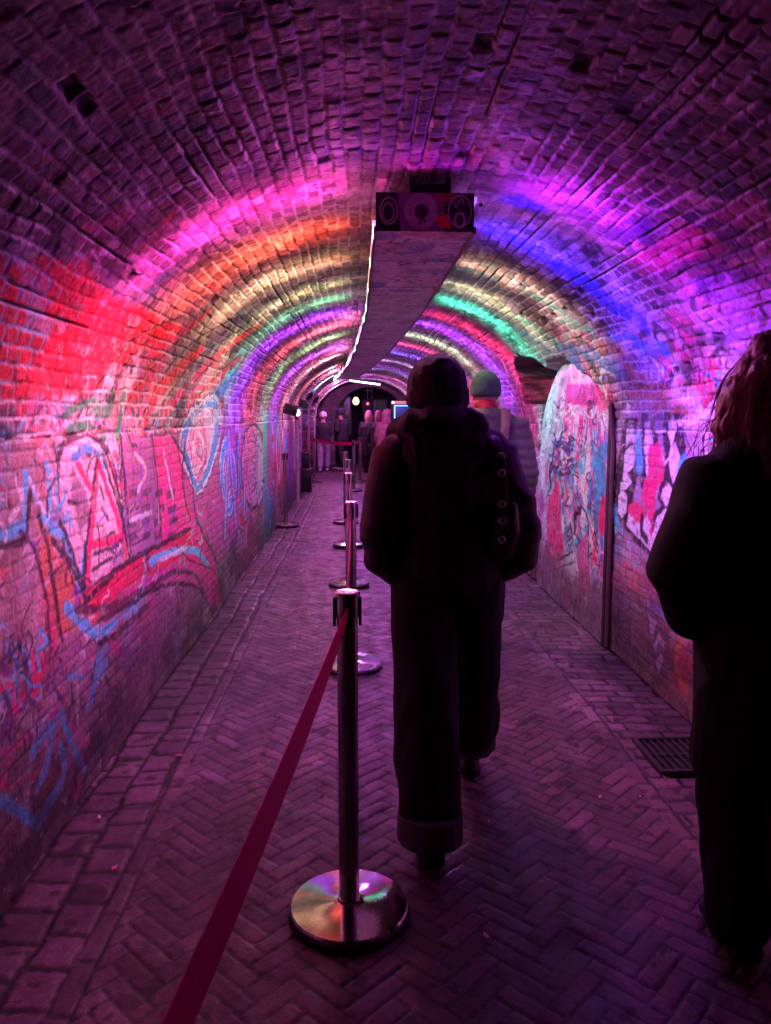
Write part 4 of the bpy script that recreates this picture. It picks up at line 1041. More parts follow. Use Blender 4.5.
def person(label, base, J, parts, vox=.010, face=1., skin=M_skin):
    """J joints in world metres (origin subtracted); face=+1 looks along +Y, -1 towards the camera side"""
    pel, ch, nk, hd = J['pel'], J['chest'], J['neck'], J['head']
    f = np.array([math.sin(J.get('turn', 0)), math.cos(J.get('turn', 0)), 0]) * face
    sd = np.array([f[1], -f[0], 0])
    hd = np.array(hd, float)
    tubes = [([pel, tuple((np.array(pel) + np.array(ch)) / 2), ch, tuple(np.array(nk) - (0, 0, .05))], [(.15, .10), (.125, .09), (.155, .10), (.08, .07)]),
             ([tuple(np.array(nk) - (0, 0, .06)), tuple(hd - (0, 0, .05))], [.056, .052]),
             ([tuple(hd + (0, 0, -.055) + f * .012), tuple(hd + (0, 0, 0) + f * 0), tuple(hd + (0, 0, .05) - f * .008)], [(.060, .070), (.073, .090), (.066, .083)]),
             ([tuple(hd + f * .075 + (0, 0, -.088)), tuple(hd + f * .06 + (0, 0, -.07))], [.022, .03]),
             ([tuple(hd + f * .085 + (0, 0, .012)), tuple(hd + f * .108 + (0, 0, -.030))], [.010, .014]),
             ([tuple(hd + f * .088 + (0, 0, -.056) - sd * .02), tuple(hd + f * .094 + (0, 0, -.054)), tuple(hd + f * .088 + (0, 0, -.056) + sd * .02)], [.008, .010, .008])]
    for s_ in (-1, 1):
        e = hd + sd * s_ * .077 + (0, 0, -.012)
        tubes.append(([tuple(e + (0, 0, .022)), tuple(e - (0, 0, .022))], [.012, .010]))
        k = 'L' if s_ < 0 else 'R'
        sh, el, wr, hip, kn, an, toe = (np.array(J[q_ + k], float) for q_ in ('sh', 'el', 'wr', 'hip', 'kn', 'an', 'toe'))
        tubes.append(([tuple(sh), tuple((sh + el) / 2), tuple(el), tuple(el * .6 + wr * .4), tuple(wr)], [.052, .046, .038, .040, .026]))
        tubes.append(([tuple(hip), tuple((hip + kn) / 2), tuple(kn), tuple(kn * .65 + an * .35), tuple(an)], [.082, .072, .052, .055, .036]))
        tubes.append(([tuple(an + (0, 0, -.02)), tuple(an * .4 + toe * .6 + (0, 0, -.012)), tuple(toe)], [(.034, .03), (.042, .026), (.035, .018)]))
        d = wr - el; d /= np.linalg.norm(d); side_ = np.cross(d, f); side_ /= np.linalg.norm(side_) + 1e-9; nrm = np.cross(side_, d)
        pm = wr + d * .055
        tubes.append(([tuple(wr + d * .01), tuple(pm), tuple(wr + d * .095)], [(.030, .016), (.040, .017), (.038, .014)]))
        for q_, (o_, L_) in enumerate(((-.030, .068), (-.010, .078), (.010, .074), (.030, .056))):
            b0 = wr + d * .09 + side_ * o_; b1 = b0 + d * L_ * .5 + nrm * .012; b2 = b1 + d * L_ * .35 + nrm * .03
            tubes.append(([tuple(b0), tuple(b1), tuple(b2)], [.009, .0085, .0075]))
        t0 = wr + d * .03 - side_ * .03; tubes.append(([tuple(t0), tuple(t0 + d * .035 - side_ * .025), tuple(t0 + d * .065 - side_ * .022 + nrm * .015)], [.011, .010, .009]))
    body = blob('person', tubes, vox, skin, None, base, sm=2, n=10)
    tag(body, label, 'person')
    for s_ in (-1, 1):
        e = MB(); c = hd + f * .078 + sd * s_ * .031 + np.array([0, 0, .012]) - np.array(base)
        bmesh.ops.create_uvsphere(e.bm, u_segments=10, v_segments=8, radius=.012)
        bmesh.ops.translate(e.bm, vec=tuple(c), verts=e.bm.verts); e.build('eye', M_eye, body)
    for p_ in parts:
        nm, tb, m_, kw = p_
        lab_ = kw.pop('label', None)
        ob = blob(nm, tb, kw.pop('vox', vox * 1.2), m_, body, base, **kw)
    return body

def standing(x, y, h, width=1., stride=0., turn=0., arms='down'):
    """joint set for a plain standing adult of height h"""
    k = h / 1.74
    c, s_ = math.cos(-turn), math.sin(-turn)
    def P(a, b, z): return (x + (a * c - b * s_) * k, y + (a * s_ + b * c) * k, z * k)
    J = dict(turn=turn, pel=P(0, 0, .93), chest=P(0, .0, 1.28), neck=P(0, .01, 1.47), head=P(0, .03, 1.61))
    for q_, sg in (('L', -1), ('R', 1)):
        J['sh' + q_] = P(sg * .19, 0, 1.40); J['el' + q_] = P(sg * .25, -.03, 1.12)
        J['wr' + q_] = {'down': P(sg * .25, .06, .88), 'front': P(sg * .13, .26, 1.12), 'pocket': P(sg * .17, .06, .95)}[arms]
        st_ = stride * sg
        J['hip' + q_] = P(sg * .09, 0, .90); J['kn' + q_] = P(sg * .10, st_ * .5 + .03, .49); J['an' + q_] = P(sg * .10, st_, .09); J['toe' + q_] = P(sg * .11, st_ + .17, .035)
    return J
def A_(p): return np.array(p, float)
def coat_tubes(J, hem, t=.05, sleeve=.066, hemw=.21, hemd=.15, chestw=.21, cd=.15):
    pel, ch, nk = A_(J['pel']), A_(J['chest']), A_(J['neck'])
    T = [([tuple(pel * [1, 1, 0] + [0, 0, hem]), tuple(pel + (0, 0, .02)), tuple((pel + ch) / 2), tuple(ch + (0, 0, .03)), tuple(nk - (0, 0, .05))], [(hemw, hemd), (hemw * .98, hemd), (hemw * .92, hemd * .95), (chestw, cd), (chestw * .5, cd * .7)], .2)]
    for q_ in 'LR':
        sh, el, wr = A_(J['sh' + q_]), A_(J['el' + q_]), A_(J['wr' + q_])
        T.append(([tuple(sh * .6 + nk * .4 - (0, 0, .03)), tuple(sh), tuple((sh + el) / 2), tuple(el), tuple((wr + el) / 2), tuple(wr)], [sleeve * .8, sleeve * 1.12, sleeve * 1.05, sleeve, sleeve * .9, sleeve * .75]))
    return T
def leg_tubes(J, top=.085, knee=.07, bot=.06, stop=.06):
    T = []
    pel = A_(J['pel'])
    for q_ in 'LR':
        hip, kn, an = A_(J['hip' + q_]), A_(J['kn' + q_]), A_(J['an' + q_])
        e = an + (kn - an) / np.linalg.norm(kn - an) * stop
        T.append(([tuple(hip + (0, 0, .06)), tuple(hip * .5 + kn * .5), tuple(kn), tuple(kn * .45 + e * .55), tuple(e)], [top * 1.15, top, knee, (knee + bot) / 2, bot]))
    T.append(([tuple(pel + (-.07, 0, .05)), tuple(pel + (.07, 0, .05))], [.10, .10]))
    return T
def shoe_tubes(J):
    T = []
    for q_ in 'LR':
        an, toe = A_(J['an' + q_]), A_(J['toe' + q_]); d = (toe - an) * [1, 1, 0]; d /= np.linalg.norm(d) + 1e-9
        T.append(([tuple(an * [1, 1, 0] - d * .05 + [0, 0, .045 + an[2] - .09]), tuple(an * [1, 1, 0] + d * .05 + [0, 0, .045 + (an[2] - .09) * .6]), tuple(toe * [1, 1, 0] + d * .02 + [0, 0, .038])], [(.044, .038), (.048, .038), (.042, .028)]))
        T.append(([tuple(an + (0, 0, .06)), tuple(an - (0, 0, .02))], [.05, .05]))
    return T
def hat_tubes(J, up=.135, wide=.10, slouch=.0, f=1):
    h = A_(J['head'])
    return [dome(tuple(h + (0, -.012 * f, .005)), wide, wide * 1.14, up - .005), ([tuple(h + (0, -.012 * f, -.01)), tuple(h + (0, -.012 * f, .035))], [(wide * 1.03, wide * 1.17), (wide * 1.05, wide * 1.18)], .15)]

# ---- 1: the dark walker in the middle
J = dict(pel=(.325, 2.74, .90), chest=(.325, 2.76, 1.25), neck=(.315, 2.80, 1.42), head=(.298, 2.84, 1.585),
         shL=(.135, 2.76, 1.355), shR=(.515, 2.76, 1.355), elL=(.088, 2.70, 1.10), elR=(.585, 2.70, 1.10), wrL=(.175, 2.82, .93), wrR=(.485, 2.82, .93),
         hipL=(.235, 2.73, .88), hipR=(.415, 2.76, .88), knL=(.245, 2.66, .49), knR=(.432, 2.96, .50), anL=(.248, 2.475, .095), anR=(.470, 3.12, .095), toeL=(.235, 2.67, .035), toeR=(.49, 3.28, .035))
coat = coat_tubes(J, .90, sleeve=.078, hemw=.20, hemd=.145, chestw=.20, cd=.145)
coat += [([(.17, 2.76, 1.37), (.325, 2.76, 1.42), (.48, 2.76, 1.37)], [(.095, .095), (.11, .12), (.095, .095)]), ([(.15, 2.76, 1.33), (.115, 2.73, 1.20)], [.095, .088]), ([(.50, 2.76, 1.33), (.545, 2.73, 1.20)], [.095, .088]),
         ([(.085, 2.70, 1.12), (.095, 2.73, 1.02), (.165, 2.80, .95)], [.072, .078, .062]), ([(.590, 2.70, 1.12), (.585, 2.73, 1.02), (.50, 2.80, .95)], [.072, .078, .062])]
trou = []
for q_, an_, kn_, hp in (('L', (.248, 2.50, .15), (.245, 2.62, .50), (.235, 2.73, .88)), ('R', (.465, 3.06, .22), (.440, 2.90, .52), (.425, 2.76, .88))):
    a_, k_, h_ = A_(an_), A_(kn_), A_(hp)
    trou.append(([tuple(h_ + (0, 0, .05)), tuple((h_ + k_) / 2), tuple(k_), tuple((k_ + a_) / 2), tuple(a_)], [(.105, .12), (.105, .12), (.105, .115), (.110, .118), (.114, .118)], .12))
trou.append(([(.25, 2.74, .92), (.40, 2.74, .92)], [.12, .12]))
cuffL = [([(.248, 2.50, .165), (.248, 2.495, .065)], [(.116, .122), (.116, .122)], .08)]
cuffR = [([(.467, 3.07, .235), (.470, 3.08, .135)], [(.112, .118), (.108, .112)], .08)]
hood = [([(.185, 2.90, 1.43), (.170, 2.80, 1.455), (.215, 2.71, 1.475), (.300, 2.685, 1.485), (.385, 2.71, 1.475), (.432, 2.80, 1.455), (.415, 2.90, 1.43)], [.055, .062, .066, .070, .066, .062, .055]),
        ([(.300, 2.70, 1.50), (.300, 2.655, 1.42), (.305, 2.65, 1.33), (.308, 2.67, 1.27)], [(.10, .05), (.15, .055), (.12, .045), (.05, .03)]), ([(.30, 2.80, 1.44), (.298, 2.81, 1.535)], [(.12, .12), (.092, .10)], .3)]
hat = [dome((.296, 2.825, 1.585), .106, .120, .150, (-.008, 0)),
       ([(.297, 2.825, 1.562), (.297, 2.825, 1.612)], [(.116, .128), (.115, .127)], .25)]
p1 = person('person in black beanie, hooded coat and wide trousers walking away in mid passage', (.325, 2.74, 0), J,
    [('coat', coat, M_puff, dict(wr=.011, ws=(7, 7, 10), vox=.010)), ('trousers', trou, M_jean, dict(wr=.018, ws=(9, 9, 3.5), vox=.012)),
     ('trouser_cuff', cuffL, M_cuff, dict(wr=.004, vox=.008, sm=2)), ('trouser_cuff', cuffR, M_cuff, dict(wr=.004, vox=.008, sm=2)), ('boot', shoe_tubes(J)[:2] + [([(.248, 2.405, .035), (.243, 2.52, .03), (.236, 2.69, .03)], [(.045, .028), (.046, .026), (.040, .024)])], M_boot, dict(vox=.008, sm=2)), ('boot', shoe_tubes(J)[2:] + [([(.470, 3.05, .035), (.48, 3.16, .03), (.49, 3.30, .03)], [(.045, .028), (.046, .026), (.040, .024)])], M_boot, dict(vox=.008, sm=2)),
     ('hood', hood, M_fur, dict(wr=.014, ws=(16, 16, 16), vox=.010)), ('beanie', hat, M_hat, dict(wr=.004, ws=(22, 22, 22), vox=.007, sm=2))])
bag = empty('shoulder_bag', (.56, 2.63, 1.0))
tag(bag, 'dark leather shoulder bag with metal eyelets on its strap, on the walker in mid passage', 'bag')
bo = (.56, 2.63, 1.0)
blob('bag_body', [([(.505, 2.66, 1.06), (.52, 2.62, 1.13), (.53, 2.61, 1.20)], [(.055, .05), (.05, .045), (.025, .03)])], .009, mat('bag_leather', (.02, .012, .022), .3, bump=.3), bag, bo, wr=.006)
b = MB(); b.tube(catmull([(.47, 2.72, 1.452), (.478, 2.66, 1.43), (.488, 2.607, 1.36), (.492, 2.585, 1.26), (.492, 2.57, 1.13)], 6), .022, 8, .28); b.build('strap', M_boot, bag, origin=bo)
M_ring = mat('eyelet_metal', (.9, .9, .95), .5, .9)
for z_ in (1.38, 1.325, 1.22, 1.165, 1.10):
    yv = float(np.interp(z_, [1.13, 1.26, 1.36, 1.43], [2.570, 2.585, 2.607, 2.66])) - .010
    b = MB(); pts = [(.491 + .0105 * math.cos(a), yv, z_ + .0105 * math.sin(a)) for a in [2 * PI * k / 14 for k in range(15)]]
    b.tube(pts, .003, 6); b.build('eyelet', M_ring, bag, origin=bo)

# ---- 2: green beanie
J = standing(.83, 4.95, 1.79, arms='down', stride=.12)
puf = coat_tubes(J, .88, sleeve=.085, hemw=.20, hemd=.16, chestw=.235, cd=.165) + [([(.66, 4.95, 1.43), (.83, 4.94, 1.50), (1.0, 4.95, 1.43)], [.085, .10, .085]), ([(.83, 4.95, 1.45), (.83, 4.95, 1.555)], [(.115, .11), (.090, .095)], .2)]
p2 = person('person in green beanie, red scarf and grey quilted jacket seen from behind', (.83, 4.95, 0), J,
    [('jacket', puf, M_grey, dict(wr=.004, ridge=.012, vox=.010)), ('trousers', leg_tubes(J), M_dkcoat, dict(wr=.005)), ('shoe', shoe_tubes(J)[:2], M_boot, {}), ('shoe', shoe_tubes(J)[2:], M_boot, {}),
     ('beanie', hat_tubes(J, .145, .094), M_green, dict(wr=.005, ws=(20, 20, 30))),
     ('scarf', [([(.83, 4.96, 1.56), (.83, 4.96, 1.60)], [(.082, .088), (.080, .086)], .2)], mat('red_scarf', (.6, .03, .05), .9, var=.9, scale=14), dict(wr=.006))])
bp_ = empty('backpack', (.83, 4.76, 1.0)); tag(bp_, 'grey backpack on the back of the person in the green beanie', 'backpack')
blob('pack_body', [([(.83, 4.74, .98), (.83, 4.72, 1.15), (.83, 4.75, 1.33)], [(.13, .08), (.14, .09), (.11, .06)])], .012, mat('pack_cloth', (.09, .08, .09), .7), bp_, (.83, 4.76, 1.0), wr=.006)
for s_ in (-1, 1):
    b = MB(); b.tube(catmull([(.83 + s_ * .08, 4.77, 1.33), (.83 + s_ * .10, 4.80, 1.47), (.83 + s_ * .115, 4.92, 1.555), (.83 + s_ * .12, 5.08, 1.49)], 6), .028, 8, .35); b.build('shoulder_strap', mat('strap_tan', (.22, .14, .13), .8), bp_, origin=(.83, 4.76, 1.0))

# ---- 3: the near figure cut by the right edge
x3, y3 = 1.155, 2.08
J = dict(pel=(x3, y3, .93), chest=(x3, y3 + .01, 1.24), neck=(x3 - .005, y3 + .03, 1.43), head=(x3 - .01, y3 + .06, 1.60),
         shL=(x3 - .175, y3, 1.345), shR=(x3 + .175, y3, 1.345), elL=(x3 - .27, y3 - .02, 1.08), elR=(x3 + .27, y3 - .02, 1.08), wrL=(x3 - .17, y3 + .20, 1.04), wrR=(x3 + .17, y3 + .20, 1.04),
         hipL=(x3 - .09, y3, .90), hipR=(x3 + .09, y3, .90), knL=(x3 - .085, y3 - .02, .48), knR=(x3 + .10, y3 + .12, .49), anL=(x3 - .085, y3 - .12, .10), anR=(x3 + .10, y3 + .22, .09), toeL=(x3 - .085, y3 + .03, .035), toeR=(x3 + .11, y3 + .38, .035))
c3t = coat_tubes(J, .50, sleeve=.082, hemw=.185, hemd=.16, chestw=.20, cd=.15) + [([(x3 - .24, y3, 1.08), (x3 - .21, y3 + .02, .96)], [.08, .07]), ([(x3 - .10, y3, 1.37), (x3, y3, 1.42), (x3 + .10, y3, 1.37)], [.09, .10, .09])]
hair = [([(x3 - .01, y3 + .035, 1.56), (x3 - .01, y3 + .035, 1.63), (x3 - .01, y3 + .04, 1.69)], [(.098, .115), (.095, .115), (.06, .07)]),
        ([(x3 - .02, y3 - .03, 1.62), (x3 - .03, y3 - .055, 1.50), (x3 - .035, y3 - .07, 1.37)], [(.085, .06), (.088, .05), (.06, .03)]),
        ([(x3 - .07, y3 + .03, 1.64), (x3 - .105, y3 + .04, 1.56), (x3 - .125, y3 + .05, 1.48), (x3 - .10, y3 + .05, 1.41)], [(.035, .05), (.033, .05), (.028, .04), (.018, .03)]),
        ([(x3 + .07, y3 + .03, 1.62), (x3 + .09, y3 + .04, 1.50), (x3 + .08, y3 + .03, 1.40)], [(.035, .05), (.035, .05), (.02, .03)])]
p3 = person('person with loose shoulder length hair and long black coat at the right edge', (x3, y3, 0), J,
    [('coat', c3t, M_black, dict(wr=.009, ws=(6, 6, 4), vox=.012)), ('trousers', leg_tubes(J, .095, .090, .088, .02), M_jean, dict(wr=.012)), ('boot', shoe_tubes(J)[:2], M_boot, {}), ('boot', shoe_tubes(J)[2:], M_boot, {}),
     ('hair', hair, M_brown, dict(wr=.010, ws=(60, 60, 5), vox=.007))])
r = random.Random(3)
lock = MB()
for k in range(260):
    a = r.uniform(-.110, -.03); yy_ = y3 + r.uniform(-.10, .10); z_ = 1.70 - r.random() * .05; fl = r.random() ** 4 * .035
    P = [(x3 + a * .5, yy_, z_), (x3 + a - .008, yy_, 1.62), (x3 + a - .02 - fl * .4, yy_ + .01, 1.53), (x3 + a - .015 - fl + r.uniform(-.012, .012), yy_ + .02, 1.44 + r.uniform(-.03, .03)), (x3 + a - fl * 1.3, yy_ + .02, 1.37 + r.uniform(-.03, .05))]
    lock.tube(catmull(P, 4), r.uniform(.0008, .0020), 4)
for k in range(7):
    z_ = r.uniform(1.44, 1.60); lock.tube(catmull([(x3 - .10, y3 + .04, z_ + .05), (x3 - .135, y3 + .05, z_), (x3 - .155 - r.random() * .05, y3 + .06, z_ - r.uniform(.02, .09)), (x3 - .15 - r.random() * .08, y3 + .06, z_ - r.uniform(.08, .13))], 4), .0012, 5)
lock.build('loose_strands', M_brown, p3, origin=(x3, y3, 0))

# ---- far visitors
def far(label, x, y, h, coatm, legm, shoem, headparts, turn=0., arms='down', hem=.82, hw=.2, stride=0., face=1.):
    J = standing(x, y, h, arms=arms, turn=turn, stride=stride)
    return person(label, (x, y, 0), J, [('coat', coat_tubes(J, hem, sleeve=.075, hemw=hw, hemd=.16, chestw=.215, cd=.15), coatm, dict(wr=.008, vox=.018)), ('trousers', leg_tubes(J, .095, .08, .075), legm, dict(wr=.006, vox=.018)),
                                         ('shoe', shoe_tubes(J)[:2], shoem, dict(vox=.016)), ('shoe', shoe_tubes(J)[2:], shoem, dict(vox=.016))] + headparts(J), vox=.013, face=face)
far('distant person in white cap, dark jacket and pale trousers by the left wall', -.90, 20.9, 1.60, M_dkcoat, M_lightjean, M_shoe, lambda J: [('cap', hat_tubes(J, .14, .10), M_white, {})], arms='front', stride=.12)
far('distant person in dark hooded jacket reaching out, left of the portal lamp', -.42, 21.3, 1.70, M_dkcoat, M_dkcoat, M_shoe, lambda J: [('hood', hat_tubes(J, .15, .12), mat('navy_hood', (.02, .02, .05), .9), {})], turn=-1.0, arms='front', stride=.15)
def long_hair(m):
    def f_(J):
        h = A_(J['head'])
        return [('hair', [([tuple(h + (0, -.02, .08)), tuple(h + (0, -.03, -.02)), tuple(h + (0, -.05, -.18))], [(.09, .10), (.105, .11), (.09, .06)])], m, {})]
    return f_
far('distant blond person in long black coat facing right', .30, 20.4, 1.60, M_dkcoat, M_dkcoat, M_boot, long_hair(M_blond), hem=.45, turn=.7)
far('distant dark haired person in dark coat between the blond and the pink hooded one', .56, 20.0, 1.60, M_dkcoat, M_dkcoat, M_boot, long_hair(M_brown), hem=.5, turn=.3)
far('distant person in long pink coat with the hood up', .68, 17.2, 1.63, M_pink, M_dkcoat, M_boot, lambda J: [('hood', hat_tubes(J, .15, .125) + [([tuple(A_(J['head']) + (0, -.05, -.14)), tuple(A_(J['head']) + (0, -.03, 0))], [(.13, .1), (.12, .11)])], M_pink, {})], hem=.5, hw=.24, turn=.5)

# ------------------------------------------------------------------ small fixtures
M_box = mat('fixture_grey', (.07, .07, .075), .6, .3)
def flood(x, y, z, label, s_=1.):
    e = empty('wall_floodlight', (x, y, z)); tag(e, label, 'floodlight')
    b = MB(); b.box((0.08, 0, 0), (.20 * s_, .10, .16 * s_), .01, ry=.25); b.build('housing', M_box, e)
    b = MB(); b.box((-.04, 0, .0), (.10, .03, .03), .004); b.build('bracket', M_box, e)
    b = MB(); b.box((.085, -.054, -.002), (.16 * s_, .008, .12 * s_), .003, ry=.25); b.build('glass', mat('dark_glass', (.02, .02, .02), .1), e)
flood(-1.06, 11.6, 1.60, 'grey box floodlight high on the left wall above the lone stanchion')
flood(-1.05, 14.4, 1.72, 'smaller grey box floodlight on the left wall by the bright wall lamp', .9)
e = empty('wall_lamp', (-1.02, 13.25, 1.56)); tag(e, 'small glowing white lamp on the left wall above a pale pipe standing for the lit wall edge', 'wall lamp')
b = MB(); b.lathe([(.01, -.07), (.05, -.05), (.065, 0), (.05, .05), (.01, .07)], n=20); b.build('globe', mat('lamp_glow', (.8, .7, .7), .4, emit=(1, .8, .8), estr=2.2), e)
b = MB(); b.lathe([(.03, -.12), (.04, -.06)], n=16); b.build('socket', M_box, e)
b = MB(); b.tube([(0, 0, -1.55), (0, 0, -.1)], .03, 10); b.build('conduit_pipe', mat('lit_edge_pipe', (.5, .4, .42), .4), e)  # pale pipe stands in for the lit edge of the wall
e = empty('speaker_cabinet', (-1.02, 15.45, 0)); tag(e, 'black two part speaker cabinet on the floor against the left wall', 'speaker')
b = MB(); b.box((0, 0, .22), (.22, .34, .44), .012); b.build('lower_box', M_blk, e)
b = MB(); b.box((-.02, 0, .62), (.18, .30, .32), .012); b.build('upper_box', M_blk, e)
b = MB(); b.box((0, -.02, .451), (.225, .33, .018), .003); b.build('metal_trim', M_steel, e)
b = MB(); b.lathe([(.07, 0), (.06, .012), (.02, .004)], (0.01, -.186, .2), 24, 'Y'); b.build('driver', M_rub, e)

e = empty('info_screen', (1.02, 16.0, 0)); tag(e, 'info screen kiosk with a blue outlined display and an orange header, half behind the walker', 'screen')
b = MB(); b.box((0, 0, .75), (.12, .10, 1.46), .01); b.build('post', M_blk, e)
b = MB(); b.box((0, 0, .015), (.5, .4, .03), .005); b.build('foot', M_blk, e)
b = MB(); b.box((0, 0, 1.58), (.62, .08, .46), .01); b.build('housing', M_blk, e)
b = MB(); b.box((0, -.046, 1.775), (.60, .012, .06), .002); b.build('header', mat('orange_header', (.6, .25, .15), .5, emit=(1, .35, .2), estr=.5), e)
sc_ = MB(); sc_.box((0, -.045, 1.565), (.54, .008, .34), .001); sc = sc_.build('display', mat('screen_dark', (.01, .02, .08), .2, emit=(.02, .05, .3), estr=.6), e)
M_blue = mat('screen_blue_line', (.05, .1, .6), .3, emit=(.15, .4, 1), estr=4.)
b = MB()
for c_, d_ in (((0, -.052, 1.71), (.48, .006, .018)), ((0, -.052, 1.43), (.48, .006, .018)), ((-.235, -.052, 1.57), (.018, .006, .262)), ((.235, -.052, 1.57), (.018, .006, .262))): b.box(c_, d_)
b.build('blue_outline', M_blue, sc)
b = MB(); b.lathe([(.03, 0), (.03, .012)], (-.27, -.056, 1.775), 16, 'Y'); b.build('dot', mat('dot_white', (.7, .6, .6), .4, emit=(1, .8, .7), estr=1.2), e)

e = empty('ceiling_tube_light', (.18, 17.0, 2.22)); tag(e, 'white fluorescent tube slung across the ceiling at the end of the duct', 'tube light')
b = MB(); b.tube([(-.32, -.1, .04), (.34, .25, -.03)], .017, 10); b.build('tube', mat('tube_glow', (.9, .8, .9), .4, emit=(1, .85, 1), estr=6), e)
b = MB(); b.tube([(-.32, -.1, .075), (.34, .25, .005)], .02, 8); b.build('batten', M_box, e)
for t in (.1, .9):
    b = MB(); b.tube([(-.32 + .66 * t, -.1 + .35 * t, .07 - .07 * t), (-.32 + .66 * t, -.1 + .35 * t, .33)], .005, 6); b.build('hanger', M_box, e)
e = empty('ceiling_tube_light', (-.33, 15.3, 2.25)); tag(e, 'short bright tube at the far left edge of the duct', 'tube light')
b = MB(); b.tube([(-.045, -.7, -.01), (-.13, .8, -.01)], .018, 10); b.build('tube', mat('tube_glow_pink', (.9, .8, .9), .4, emit=(1, .75, .85), estr=5), e)
b = MB(); b.tube([(-.045, -.7, .02), (-.13, .8, .02)], .014, 8); b.build('batten', M_box, e)

# ------------------------------------------------------------------ the mouth of the tunnel and the yard beyond
M_por = mat('portal_plaster', (.26, .2, .2), .7, var=.5, scale=6, bump=.8)
def arch_pts(xl, xr, sp, cr, y, n=28, w=None):
    c, h = (xl + xr) / 2, (xr - xl) / 2
    return [(xl, y, 0)] + [(c + h * math.cos(a), y, sp + (cr - sp) * math.sin(a)) for a in [PI - PI * k / n for k in range(n + 1)]] + [(xr, y, 0)]
def arch_ring(xl, xr, sp, cr, XL_, XR_, SP_, CR_, y, thick, name, m, par=None):
    bm = bmesh.new(); A = arch_pts(xl, xr, sp, cr, y); B = arch_pts(XL_, XR_, SP_, CR_, y)
    fr_ = [(bm.verts.new(a), bm.verts.new(b_)) for a, b_ in zip(A, B)]; bk = [(bm.verts.new((a[0], y + thick, a[2])), bm.verts.new((b_[0], y + thick, b_[2]))) for a, b_ in zip(A, B)]
    for k in range(len(A) - 1):
        bm.faces.new((fr_[k][0], fr_[k + 1][0], fr_[k + 1][1], fr_[k][1])); bm.faces.new((bk[k][0], bk[k][1], bk[k + 1][1], bk[k + 1][0]))
        bm.faces.new((fr_[k][0], bk[k][0], bk[k + 1][0], fr_[k + 1][0])); bm.faces.new((fr_[k][1], fr_[k + 1][1], bk[k + 1][1], bk[k][1]))
    for k in (0, -1): bm.faces.new((fr_[k][0], fr_[k][1], bk[k][1], bk[k][0]))
    bmesh.ops.recalc_face_normals(bm, faces=bm.faces)
    me = bpy.data.meshes.new(name); bm.to_mesh(me); bm.free(); me.materials.append(m)
    ob = bpy.data.objects.new(name, me); COL.objects.link(ob); return ob
pr = arch_ring(-.66, 1.50, 1.35, 2.38, -2.2, 2.2, 1.6, 3.2, 23.9, .5, 'portal_arch', M_por)
tag(pr, 'last narrow arch framing the dark exit of the tunnel', 'arch')
M_fac = mat('dark_facade', (.06, .045, .055), .8, var=.4, scale=4)
fc = empty('facade', (0, 29.5, 0)); tag(fc, 'dim building front across the yard beyond the tunnel exit', 'building')
b = MB(); b.box((0, .15, 3), (14, .3, 6.2)); b.build('wall', M_fac, fc, smoothed=False)
for x_, w_, z_, h_ in ((-.55, .7, 1.5, 1.5), (.75, .8, 1.05, 2.1), (2.4, .9, 1.6, 1.4)):
    b = MB(); 
    for c_, d_ in (((x_ - w_ / 2, -.03, z_), (.06, .06, h_)), ((x_ + w_ / 2, -.03, z_), (.06, .06, h_)), ((x_, -.03, z_ + h_ / 2), (w_ + .06, .06, .06)), ((x_, -.03, z_ - h_ / 2 + .03), (w_ + .06, .06, .06)), ((x_, -.025, z_), (.04, .05, h_))): b.box(c_, d_)
    fr_ = b.build('window_frame', mat('frame_paint', (.25, .22, .24), .6), fc)
    b = MB(); b.box((x_, -.008, z_), (w_, .012, h_ - .06)); b.build('pane', mat('night_pane', (.03, .025, .035), .08, emit=(.5, .35, .4), estr=.03), fr_)
e = empty('globe_lamp', (-.02, 26.2, 1.97)); tag(e, 'round glowing lamp hanging in the dark exit arch', 'lamp')
b = MB(); b.lathe([(.02, -.12), (.08, -.09), (.12, -.01), (.10, .07), (.05, .15)], n=24); b.build('globe', mat('globe_glow', (.8, .75, .6), .4, emit=(1, .8, .5), estr=1.5), e)
b = MB(); b.tube([(0, 0, .15), (0, 0, .95)], .008, 6); b.build('cord', M_blk, e)
b = MB(); b.tube([(0, 0, .95), (0, 3.3, 1.0)], .012, 6); b.build('arm', M_blk, e)
e = empty('hanging_sign', (.36, 25.0, 1.78)); tag(e, 'dark rectangular box sign hanging right of the round lamp, small red light on it', 'sign')
b = MB(); b.box((0, 0, 0), (.36, .16, .52), .02); b.build('sign_box', mat('sign_black', (.012, .01, .014), .5), e)
b = MB(); b.lathe([(.05, 0), (.04, .015)], (0, -.1, .10), 16, 'Y'); b.build('signal_lens', mat('lens_red', (.6, .1, .1), .3, emit=(1, .25, .2), estr=1.), e)
b = MB(); b.tube([(.0, 0, .25), (.0, 0, .7)], .01, 6); b.tube([(-.12, 0, .52), (.12, 0, .52)], .012, 6); b.tube([(.14, 0, .26), (.14, 0, .75)], .006, 6); b.build('hanger', mat('hanger_pale', (.5, .5, .52), .5), e)

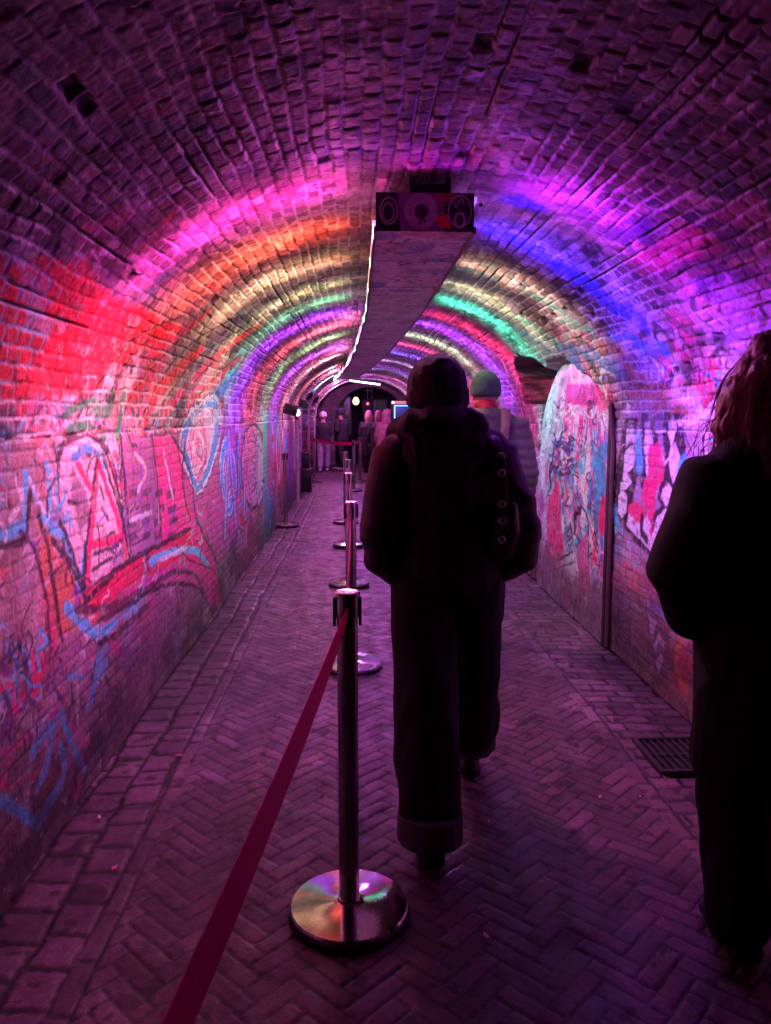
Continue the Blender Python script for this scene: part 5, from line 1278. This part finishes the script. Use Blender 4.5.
# ------------------------------------------------------------------ drain and litter
dg = empty('drain_grate', (1.46, 3.22, .002)); tag(dg, 'rectangular iron drain grate set in the paving by the right wall', 'drain')
M_iron = mat('cast_iron', (.05, .045, .05), .5, .7)
b = MB(); b.box((0, 0, .002), (.32, .32, .006)); b.build('sump', M_dark, dg)
b = MB()
for c_, d_ in (((0, -.165, .012), (.36, .022, .022)), ((0, .165, .012), (.36, .022, .022)), ((-.169, 0, .012), (.022, .308, .022)), ((.169, 0, .012), (.022, .308, .022))): b.box(c_, d_, .002)
b.build('frame', M_iron, dg)
b = MB()
for k in range(9): b.box((-.136 + k * .034, 0, .012), (.012, .306, .016), .002)
b.box((0, 0, .011), (.31, .014, .012)); b.build('bars', M_iron, dg)
M_lit = [mat('litter_paper', (.6, .5, .52), .8), mat('litter_pink', (.6, .15, .2), .8), mat('litter_leaf', (.25, .12, .08), .8)]
spots = [(489, 825), (484, 916), (486, 940), (600, 800), (614, 803), (640, 800), (236, 660), (256, 682), (180, 758), (148, 742), (114, 872), (104, 890), (62, 760), (500, 676), (560, 712), (470, 605), (646, 830), (244, 812), (300, 640), (580, 660), (560, 915), (380, 700), (345, 960), (660, 772), (664, 780), (100, 820), (255, 545), (240, 600), (130, 640), (300, 528), (320, 540), (210, 640)]
r = random.Random(8)
for k, (px, py) in enumerate(spots):
    p = onfloor(px, py)
    b = MB(); L_ = r.uniform(.006, .020); n = 5
    pts = [(math.cos(2 * PI * q / n) * L_ * r.uniform(.6, 1), math.sin(2 * PI * q / n) * L_ * .5 * r.uniform(.5, 1), r.uniform(0, .004)) for q in range(n)]
    b.poly(pts, .0016, 'Z')
    o = b.build('litter_scrap', r.choice(M_lit), smoothed=False); o.location = (p[0], p[1], .012); o.rotation_euler = (r.uniform(-.1, .1), r.uniform(-.1, .1), r.uniform(0, 3))
    tag(o, 'tiny scrap of paper or leaf lying on the brick paving', 'litter', 'tiny scraps of litter scattered on the paving')

# ------------------------------------------------------------------ night sky, camera, view
w = bpy.data.worlds.new('World'); scene.world = w; w.use_nodes = True
N, L = w.node_tree.nodes, w.node_tree.links
sk = N.new('ShaderNodeTexSky'); sk.sky_type = 'NISHITA'; sk.sun_disc = False; sk.sun_elevation = math.radians(-6); sk.sun_rotation = math.radians(200)
L.new(sk.outputs[0], N['Background'].inputs[0]); N['Background'].inputs[1].default_value = .05
cd = bpy.data.cameras.new('camera'); cam = bpy.data.objects.new('camera', cd); COL.objects.link(cam)
cd.sensor_fit = 'VERTICAL'; cd.sensor_height = 24.; cd.lens = F / 1024 * 24.; cd.clip_end = 6000; cd.clip_start = .05
cam.location = (0, 0, H); cam.rotation_euler = (PI / 2 - PITCH, 0, -YAW)
scene.camera = cam
vs = scene.view_settings; vs.view_transform = 'Standard'; vs.look = 'None'; vs.exposure = .18; vs.gamma = 1; vs.use_curve_mapping = False
scene.cycles.max_bounces = 5; scene.cycles.diffuse_bounces = 3; scene.cycles.glossy_bounces = 3
scene.cycles.sample_clamp_indirect = 4.
scene.cycles.use_denoising = True
